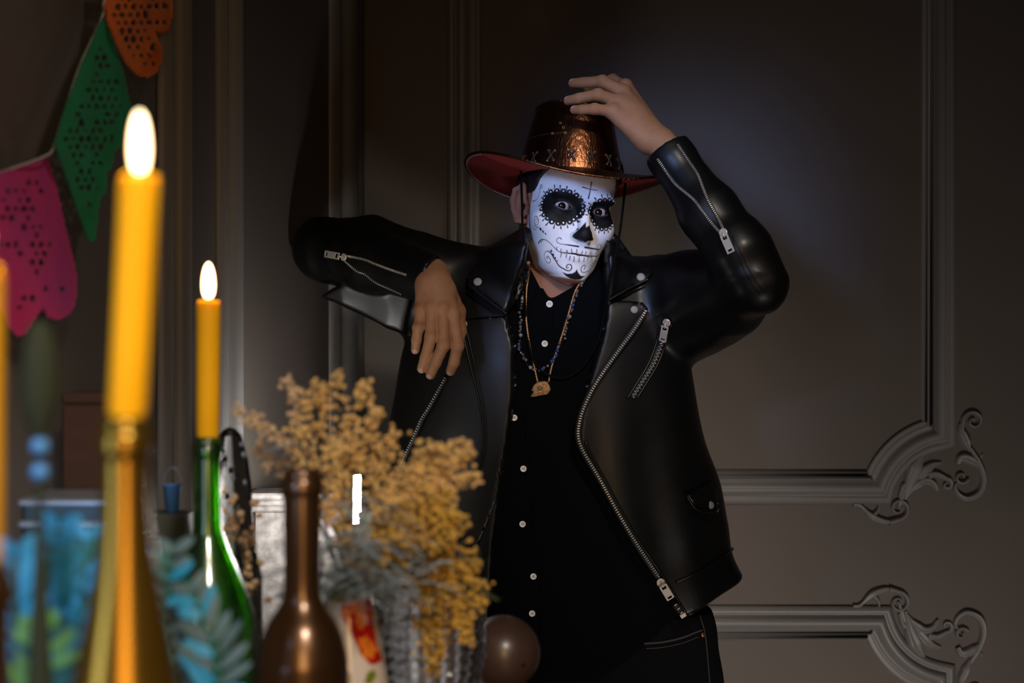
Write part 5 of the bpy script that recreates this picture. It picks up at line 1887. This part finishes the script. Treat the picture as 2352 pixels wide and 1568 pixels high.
def sprig(path_px, d0, d1, m, dens, spread, rb=.0024, start=.35, leafm=None, leafs=0, taper=.5):
    """stem from the vase mouth through photo points, blossoms on side twigs"""
    P = [ORG] + [W(x, y, d0 + (d1 - d0) * i / max(1, len(path_px) - 1)) for i, (x, y) in enumerate(path_px)]
    c = spline(np.array(P), 60)
    st = MB(); st.tube(c, np.linspace(.0018, .0007, 60), 6)
    L = np.linalg.norm(np.diff(c, axis=0), axis=1).sum()
    nb = int(dens * .95)
    C = []; R = []
    for i in range(nb):
        s = start + (1 - start) * (i + .5) / nb
        k = s * 59; b0 = c[int(k)]
        w = spread * (1 - taper * (s - start) / (1 - start)) * fr.uniform(.35, 1.0)
        dv = fr.normal(0, 1, 3); dv[2] += .35; dv /= np.linalg.norm(dv)
        tw = np.array([b0, b0 + dv * w * .5 + fr.normal(0, .15, 3) * w, b0 + dv * w])
        st.tube(tw, .0005, 3, cap=False)
        m_ = int(max(3, w / .0029))
        for j in range(m_):
            t = (j + .7) / m_
            C.append(b0 + (tw[2] - b0) * t + fr.normal(0, .0028, 3)); R.append(rb * fr.uniform(.75, 1.2))
    s_ = st.build('mimosa_stem', M_stem, bq_)
    C = np.array(C); R = np.array(R); pp = proj(C)
    gapm = (np.abs(pp[:, 0] - 824) < 24) & (np.abs(pp[:, 1] - 1142) < 60) & (fr.random(len(C)) < .93)     # the bouquet parts here
    C = C[~gapm]; R = R[~gapm]
    bl = MB(); balls(bl, C, R); o = bl.build('blossoms', m, s_, smooth=True); o['kind'] = 'stuff'
    if leafs: leaves(s_, c, leafs, leafm or M_leaf1, .20, .8)
    return s_


def leaves(parent, c, n, m, t0, t1, ln=.050):
    """feathery pinnate leaves"""
    mb = MB()
    for i in range(n):
        k = int((t0 + (t1 - t0) * fr.random()) * (len(c) - 1)); b0 = c[k]
        dv = fr.normal(0, 1, 3); dv[2] = abs(dv[2]) * .2 + .1; dv /= np.linalg.norm(dv)
        up_ = np.array([0, 0, -1.0]); L = ln * fr.uniform(.6, 1.1)
        axp = np.array([b0 + dv * L * t + up_ * L * .35 * t * t for t in np.linspace(0, 1, 12)])
        mb.tube(axp, .0004, 3, cap=False)
        sd = np.cross(dv, [0, 0, 1.0]); sd /= np.linalg.norm(sd) + 1e-9
        for j in range(2, 12):
            for s_ in (-1, 1):
                lw = .013 * (1 - .5 * j / 12); d2 = sd * s_ * .85 + dv * .5; d2 /= np.linalg.norm(d2)
                tip = axp[j] + d2 * lw
                w2 = np.cross(d2, np.cross(sd, dv)); w2 = w2 / (np.linalg.norm(w2) + 1e-9) * .0013
                mid = (axp[j] + tip) / 2
                mb.add(np.array([axp[j], mid + w2, tip, mid - w2]), np.array([[0, 1, 2, 3]]))
    o = mb.build('leaflets', m, parent); o['kind'] = 'stuff'


sprig([(770, 1180), (705, 1075), (640, 1010), (580, 968), (536, 938)], 1.26, 1.24, M_gold3, 42, .020, start=.48, taper=.6)
sprig([(760, 1180), (700, 1060), (684, 960), (664, 880), (668, 852)], 1.26, 1.25, M_gold3, 44, .020, start=.5, taper=.45)
sprig([(690, 1090), (640, 1080), (604, 1050), (590, 1018)], 1.28, 1.27, M_gold3, 30, .020, start=.5)
sprig([(780, 1150), (745, 1020), (748, 930), (764, 880), (772, 862)], 1.27, 1.25, M_gold1, 46, .024, start=.5)
sprig([(800, 1150), (790, 1020), (815, 940), (838, 900), (846, 884)], 1.26, 1.24, M_gold1, 56, .030, start=.45)
sprig([(810, 1150), (830, 1030), (856, 970), (872, 940)], 1.25, 1.24, M_gold1, 58, .032, start=.42)
sprig([(720, 1120), (690, 1010), (720, 900), (745, 875)], 1.24, 1.23, M_gold1, 40, .026, start=.4, leafs=5)
sprig([(830, 1200), (860, 1090), (884, 1030), (896, 1000)], 1.27, 1.26, M_gold1, 60, .034, start=.35, leafs=8)
sprig([(790, 1200), (760, 1110), (770, 1050), (782, 1020)], 1.23, 1.22, M_gold1, 54, .034, start=.35, leafs=6)
sprig([(860, 1220), (930, 1110), (985, 1055), (1020, 1030), (1046, 1022)], 1.25, 1.22, M_gold1, 74, .034, start=.5)
sprig([(870, 1220), (960, 1120), (1030, 1075), (1066, 1050), (1080, 1044)], 1.24, 1.22, M_gold1, 80, .034, start=.5)
sprig([(880, 1230), (970, 1160), (1040, 1120), (1078, 1096), (1094, 1100)], 1.24, 1.22, M_gold1, 70, .026, start=.5, taper=.6)
sprig([(880, 1240), (960, 1190), (1010, 1170), (1044, 1168)], 1.24, 1.21, M_gold2, 90, .036, start=.45)
sprig([(880, 1250), (960, 1220), (1020, 1210), (1062, 1200)], 1.24, 1.22, M_gold2, 84, .032, start=.5)
sprig([(860, 1240), (900, 1170), (930, 1120), (950, 1090)], 1.26, 1.24, M_gold1, 70, .036, start=.35, leafs=8, leafm=M_leaf2)
sprig([(870, 1270), (930, 1240), (975, 1250), (1000, 1262)], 1.23, 1.21, M_gold2, 46, .030, start=.4, leafs=6, leafm=M_leaf2)
# drooping sprigs over the glass vase
sprig([(900, 1280), (1000, 1262), (1060, 1300), (1088, 1350), (1096, 1400)], 1.28, 1.27, M_gold2, 84, .030, start=.45, leafs=10, leafm=M_leaf2)
sprig([(900, 1290), (990, 1290), (1040, 1350), (1060, 1420), (1062, 1470)], 1.28, 1.27, M_gold2, 90, .032, start=.45, leafs=12, leafm=M_leaf2)
sprig([(900, 1300), (970, 1310), (1000, 1380), (1010, 1450), (1010, 1520)], 1.29, 1.28, M_gold2, 56, .028, start=.45, leafs=12, leafm=M_leaf2)
sprig([(900, 1300), (960, 1320), (985, 1420), (990, 1560)], 1.30, 1.30, M_gold2, 40, .024, start=.5, leafs=6, leafm=M_leaf2)
# low grey foliage
for pts in ([(760, 1330), (740, 1290), (760, 1250)], [(800, 1310), (800, 1260), (820, 1220)], [(850, 1300), (880, 1250), (900, 1210)], [(880, 1320), (930, 1320), (960, 1350)], [(820, 1290), (850, 1200), (880, 1150)]):
    P = np.array([ORG] + [W(x, y, 1.22) for x, y in pts]); c = spline(P, 40)
    s_ = MB().tube(c, .0010, 5).build('mimosa_stem', M_stem, bq_)
    leaves(s_, c, 34, M_leaf1, .15, 1.0, .060)

# stray mimosa between the bottles, against the lit ledge
sm = thing('mimosa_sprig', 'small loose mimosa sprig hanging between the green and the brown bottle', 'flowers', W(545, 1230, 1.42))
sc2 = spline(np.array([W(574, 1727, 1.42), W(570, 1450, 1.42), W(560, 1300, 1.42), W(552, 1240, 1.42), W(540, 1200, 1.42), W(548, 1160, 1.42)]), 30)
s_ = MB().tube(sc2, .0008, 5).build('mimosa_stem', M_stem, sm)
C = np.concatenate([sc2[fr.integers(19, 30, 60)] + fr.normal(0, .009, (60, 3))]); bl = MB(); balls(bl, C, np.full(60, .0038)); o = bl.build('blossoms', M_gold3, s_); o['kind'] = 'stuff'

# ---- teal fern fronds
teal = [mat('teal_leaf', (0.015, 0.26, 0.50), .55), mat('blue_teal_leaf', (0.030, 0.32, 0.62), .5), mat('dark_green_leaf', (0.015, 0.13, 0.12), .6), mat('lime_leaf', (0.16, 0.42, 0.09), .55), mat('grey_teal_leaf', (0.08, 0.15, 0.18), .6)]


def leaf_mesh(m, nm):
    t = np.linspace(0, 1, 9); w = np.sin(t * math.pi) ** .7 * .5
    P = np.stack([np.stack([-w, t, -.10 * t ** 2 + 0 * t], 1), np.stack([0 * w, t, -.10 * t ** 2 + .05 * w], 1), np.stack([w, t, -.10 * t ** 2], 1)], 1)
    return MB().grid(P).mesh(nm, m)


LM = [leaf_mesh(m, 'leaf') for m in teal]


def frond(root, pts, d, n, ln, wd, mats, ang=50, seed=0):
    rg = np.random.default_rng(seed)
    c = spline(np.array([W(x, y, dd) for (x, y), dd in zip(pts, d)]), n * 2 + 2)
    st = MB().tube(c, np.linspace(.0022, .0008, len(c)), 6).build('frond_stem', M_stem if False else teal[2], root)
    for i in range(n):
        k = 1 + 2 * i; t = c[k + 1] - c[k - 1]; t /= np.linalg.norm(t)
        toward = np.array([0, -1.0, .25]); sd = np.cross(t, toward); sd /= np.linalg.norm(sd)
        f = i / n; L = ln * (1 - .55 * abs(f - .35) / .65)
        for s_ in (-1, 1):
            a_ = math.radians(ang + rg.normal(0, 6))
            dv = t * math.cos(a_) + sd * s_ * math.sin(a_) + np.array([0, -1, 0]) * rg.uniform(-.1, .25)
            R = frame_along(dv, toward + rg.normal(0, .2, 3))
            M4 = Matrix((R @ np.diag([wd * rg.uniform(.8, 1.2), L * rg.uniform(.85, 1.1), L])).tolist()).to_4x4(); M4.translation = Vector(c[k].tolist())
            o = link('leaf', LM[mats[int(rg.integers(0, len(mats)))]], None, st)
            o.matrix_basis = M4


fA = thing('teal_fern', 'spray of teal and green dyed fern leaves at the lower left behind the olive bottle', 'leaves', W(110, 1600, .98), 'dyed fern sprays')
frond(fA, [(150, 1640), (120, 1480), (110, 1330), (140, 1180)], (.86, .86, .86, .87), 12, .034, .0085, [0, 1, 1, 0], 48, 1)
frond(fA, [(110, 1640), (70, 1520), (40, 1400), (40, 1240)], (.84, .83, .83, .84), 11, .034, .0085, [0, 1, 0], 48, 2)
frond(fA, [(170, 1660), (180, 1500), (190, 1360), (210, 1200)], (.92, .92, .92, .93), 11, .032, .0085, [1, 2, 0], 46, 8)
frond(fA, [(180, 1640), (210, 1500), (240, 1360), (230, 1240)], (.97, .97, .98, .98), 11, .036, .0085, [2, 2, 0], 46, 3)
frond(fA, [(60, 1680), (90, 1580), (110, 1500), (90, 1420)], (.80, .80, .80, .80), 9, .030, .0085, [3, 3, 2], 52, 4)
fB = thing('grey_fern', 'spray of grey-teal fern leaves between the olive and the green bottle', 'leaves', W(390, 1600, 1.1), 'dyed fern sprays')
frond(fB, [(430, 1660), (400, 1520), (380, 1400), (400, 1240)], (.98, .98, .99, 1.0), 13, .034, .0080, [4, 4, 0, 2], 48, 5)
frond(fB, [(470, 1680), (500, 1560), (480, 1450), (430, 1330)], (.96, .96, .96, .97), 11, .032, .0080, [4, 0, 4], 48, 6)

# ---- dim things at the far left
M_tin = mat('blue_grey_tin', (0.05, 0.085, 0.11), .35, metal=.6)
M_tinrim = mat('pale_tin_rim', (0.42, 0.50, 0.62), .3, metal=.7)
td = 1.22
xa, xb = W(42, 0, td)[0], W(238, 0, td)[0]; tzp = W(0, 1150, td)[2]
tin = thing('tin_canister', 'tall blue-grey tin canister with pale rims behind the teal fern', 'canister', ((xa + xb) / 2, td + .04, TZ))
cx_ = (xa + xb) / 2
MB().box((cx_, td + .045, (TZ + tzp) / 2), (xb - xa, .08, tzp - TZ - .002), bevel=.004).build('canister_body', M_tin, tin)
for y_ in (1156, 1206):
    z_ = W(0, y_, td)[2]
    MB().box((cx_, td + .045, z_), (xb - xa + .004, .084, .006), bevel=.002).build('rim', M_tinrim, tin)
M_chest = mat('dark_red_wood', (0.060, 0.034, 0.027), .85, spec=.2, noise=(0.075, 0.042, 0.033), noise_scale=10, stretch=(1, 1, 8))
cd = 1.44
cxa, cxb = W(140, 0, cd)[0], W(300, 0, cd)[0]; ctz = W(0, 905, cd)[2]
ch = thing('wooden_box', 'dark reddish wooden box standing by the side wall behind the olive bottle', 'box', ((cxa + cxb) / 2, cd + .03, TZ))
MB().box(((cxa + cxb) / 2, cd + .035, (TZ + ctz) / 2 - .005), (cxb - cxa, .07, ctz - TZ - .012), bevel=.003).build('box_body', M_chest, ch)
MB().box(((cxa + cxb) / 2, cd + .035, ctz - .005), (cxb - cxa + .001, .071, .012), bevel=.003).build('lid', M_chest, ch)
M_ol = mat('olive_beads', (0.030, 0.036, 0.022), .8, spec=.1)
M_bb = mat('blue_highlight_dot', (0.07, 0.26, 0.60), .3)
bd2 = .76
bc_ = W(92, 1100, bd2)
bs = thing('stick_with_glints', 'slim olive wooden stem rising behind the left candle, two blue balls imitating blurred glints', 'ornament', (bc_[0], bc_[1], TZ))
for (y_, r_, m_) in [(1024, 21, M_bb), (1083, 21, M_bb)]:  # blue balls imitate two out-of-focus highlights
    MB().ball(W(92, y_, bd2), r_ / F * bd2, 16, 10).build('bead', m_, bs)
sb = bd2 / F
MB().lathe([(0, TZ), (.022, TZ), (.018, TZ + .01), (.0020, W(0, 1180, bd2)[2]), (.0018, W(0, 1110, bd2)[2]), (.0018, W(0, 1095, bd2)[2]), (.0018, W(0, 1010, bd2)[2]), (.0060, W(0, 985, bd2)[2]), (.0105, W(0, 900, bd2)[2]), (.0090, W(0, 800, bd2)[2]), (.0050, W(0, 742, bd2)[2]), (0, W(0, 735, bd2)[2])], (bc_[0], bc_[1], 0), 24).build('stem', M_ol, bs)
M_bk = mat('blue_enamel', (0.09, 0.30, 0.85), .4)
kd = 1.48
kc = W(396, 1135, kd); s_ = kd / F
bk = thing('little_bucket', 'tiny blue enamel bucket with a wire handle beside the green bottle neck', 'bucket', kc - np.array([0, 0, 40 * s_]))
fix(MB().lathe([(0, -40 * s_), (15 * s_, -40 * s_), (21 * s_, 22 * s_), (22.5 * s_, 23 * s_), (20 * s_, 21 * s_), (14 * s_, -36 * s_), (0, -36 * s_)], kc, 24).build('pail', M_bk, bk))
th = np.linspace(0, math.pi, 20)
MB().tube(np.stack([kc[0] + 21 * s_ * np.cos(th), np.full(20, kc[1]), kc[2] + 20 * s_ + 42 * s_ * np.sin(th)], 1), .0007, 5).build('wire_handle', M_tinrim, bk)
bx = thing('stacked_boxes', 'grey-green box stack carrying the tiny blue bucket', 'box', (kc[0], kc[1], TZ))
zt_ = kc[2] - 40 * s_
M_gb = mat('grey_green_box', (.05, .062, .058), .6)
MB().box((kc[0] - .004, kc[1] + .004, TZ + (zt_ - TZ) * .3), (.046, .05, (zt_ - TZ) * .6 - .001), bevel=.002).build('lower_box', M_gb, bx)
MB().box((kc[0] - .002, kc[1] + .002, TZ + (zt_ - TZ) * .8), (.038, .042, (zt_ - TZ) * .4 - .001), bevel=.002).build('upper_box', M_gb, bx)

# ---- cut-crystal decanter behind the green bottle
qd = 1.52
qc = W(528, 1250, qd); sq_ = qd / F
M_cry = glass('crystal', (0.93, 0.95, 0.97), .03, ior=1.52)
dc_ = thing('crystal_decanter', 'clear cut-crystal decanter glinting beside the green bottle neck', 'decanter', (qc[0], qc[1], TZ))
zq = lambda y: ZC + (784 - y) / F * qd
prof = [(.0, TZ + .001), (.030, TZ + .001), (.034, TZ + .01), (.034, zq(1330)), (.028, zq(1270)), (.0235, zq(1180)), (.0225, zq(1120)), (.019, zq(1060)), (.012, zq(1000)), (.006, zq(985)), (.0, zq(980))]
a16 = 16
mb = MB(); pr_ = np.asarray(prof); an = np.linspace(0, 2 * math.pi, a16, endpoint=False)
RR = pr_[:, 0][:, None] * (1 + .05 * (np.arange(a16) % 2)[None])
mb.grid(np.stack([qc[0] + RR * np.cos(an), qc[1] + RR * np.sin(an), np.repeat(pr_[:, 1][:, None], a16, 1)], -1), wrap_v=True)
fix(mb.build('crystal_body', M_cry, dc_, smooth=False))
M_cryd = mat('dark_facets', (.02, .02, .025), .08, spec=.9, coat=1)
for i in range(14):
    y_ = 1010 + 130 * fr.random(); z_ = zq(y_); r_ = np.interp(z_, pr_[:, 1], pr_[:, 0]) * .98
    a_ = -math.pi / 2 + fr.uniform(-1.2, 1.2)
    v = IV * np.array([.0036, .0036, .0046]) * fr.uniform(.7, 1.1) + np.array([qc[0] + r_ * math.cos(a_), qc[1] + r_ * math.sin(a_), z_])
    MB().add(v, IF).build('crystal_drop', M_cryd if i % 3 else M_tinrim, dc_, smooth=False)

# ---- pedestal with moulded top, and the little tube lamp that lights it
M_ped = mat('distressed_plaster', (0.20, 0.18, 0.17), .7, noise=(0.46, 0.43, 0.41), noise_scale=60, bump=.6, bump_scale=160)
pd = 2.12
pxa, pxb = W(556, 0, pd)[0] + .0, W(868, 0, pd)[0]; ptz = W(0, 1134, pd)[2]
ped = thing('pedestal', 'grey plaster pedestal with a moulded top ledge, brightly lit, beside the person', 'pedestal', ((pxa + pxb) / 2, pd + .05, 0))
cx_ = (pxa + pxb) / 2; wx = pxb - pxa; dy_ = .085
def slab(y0, y1, ex, nm):
    z1, z0 = W(0, y0, pd)[2], W(0, y1, pd)[2]
    MB().box((cx_ + .004, pd + .05 - ex * .0, (z0 + z1) / 2), (wx + ex * 2 - .0, dy_ + ex * 2, z1 - z0), bevel=.003).build(nm, M_ped, ped, smooth=False)
slab(1134, 1150, .000, 'ledge'); slab(1150, 1166, -.006, 'ledge_moulding'); slab(1166, 1178, -.003, 'ledge_moulding')
z1 = W(0, 1178, pd)[2]
MB().box((cx_ + .004, pd + .05, z1 / 2), (wx - .022, dy_ - .022, z1), bevel=.002).build('shaft', M_ped, ped, smooth=False)
MB().box((cx_ + .004, pd + .05, .04), (wx, dy_, .08), bevel=.004).build('plinth', M_ped, ped, smooth=False)
M_tube = emis('lamp_tube_glow', (1.0, .97, .93), 320.0)
M_lampb = mat('black_lamp_metal', (.012, .012, .012), .4, metal=.5)
ld = 2.0
lc = W(818, 1145, ld); sl = ld / F
lamp = thing('tube_lamp', 'slim white glowing tube lamp on a thin stand hidden behind the flowers', 'lamp', (lc[0], lc[1], 0))
MB().lathe([(0, lc[2] - 56 * sl), (13 * sl, lc[2] - 56 * sl), (15 * sl, lc[2] - 52 * sl), (15 * sl, lc[2] + 50 * sl), (12 * sl, lc[2] + 54 * sl), (0, lc[2] + 55 * sl)], (lc[0], lc[1], 0), 20).build('glowing_tube', M_tube, lamp)
MB().lathe([(0, .001), (.09, .001), (.09, .012), (.012, .02), (.006, .03), (.006, lc[2] - 64 * sl), (.011, lc[2] - 63 * sl), (.011, lc[2] - 56.5 * sl), (0, lc[2] - 56.5 * sl)], (lc[0], lc[1], 0), 20).build('stand', M_lampb, lamp)
for p0_, p1_ in ((168, 263), (-62, 84)):  # added shields round the tube, block its light towards side wall and face
  ph = np.radians(np.linspace(p0_, p1_, 14))
  zz_ = np.array([lc[2] - 62 * sl, lc[2] + 62 * sl])
  sh_ = [np.stack([lc[0] + r_ * np.cos(ph), lc[1] + r_ * np.sin(ph), np.full(14, z_)], 1) for r_, z_ in ((.019, zz_[0]), (.019, zz_[1]), (.0205, zz_[1]), (.0205, zz_[0]), (.019, zz_[0]))]
  MB().grid(np.array(sh_)).build('light_shield', M_lampb, lamp)
MB().lathe([(0, zz_[0] - .002), (.0205, zz_[0] - .002), (.0205, zz_[0] + .0005), (0, zz_[0] + .0005)], (lc[0], lc[1], 0), 20).build('shield_base', M_lampb, lamp)
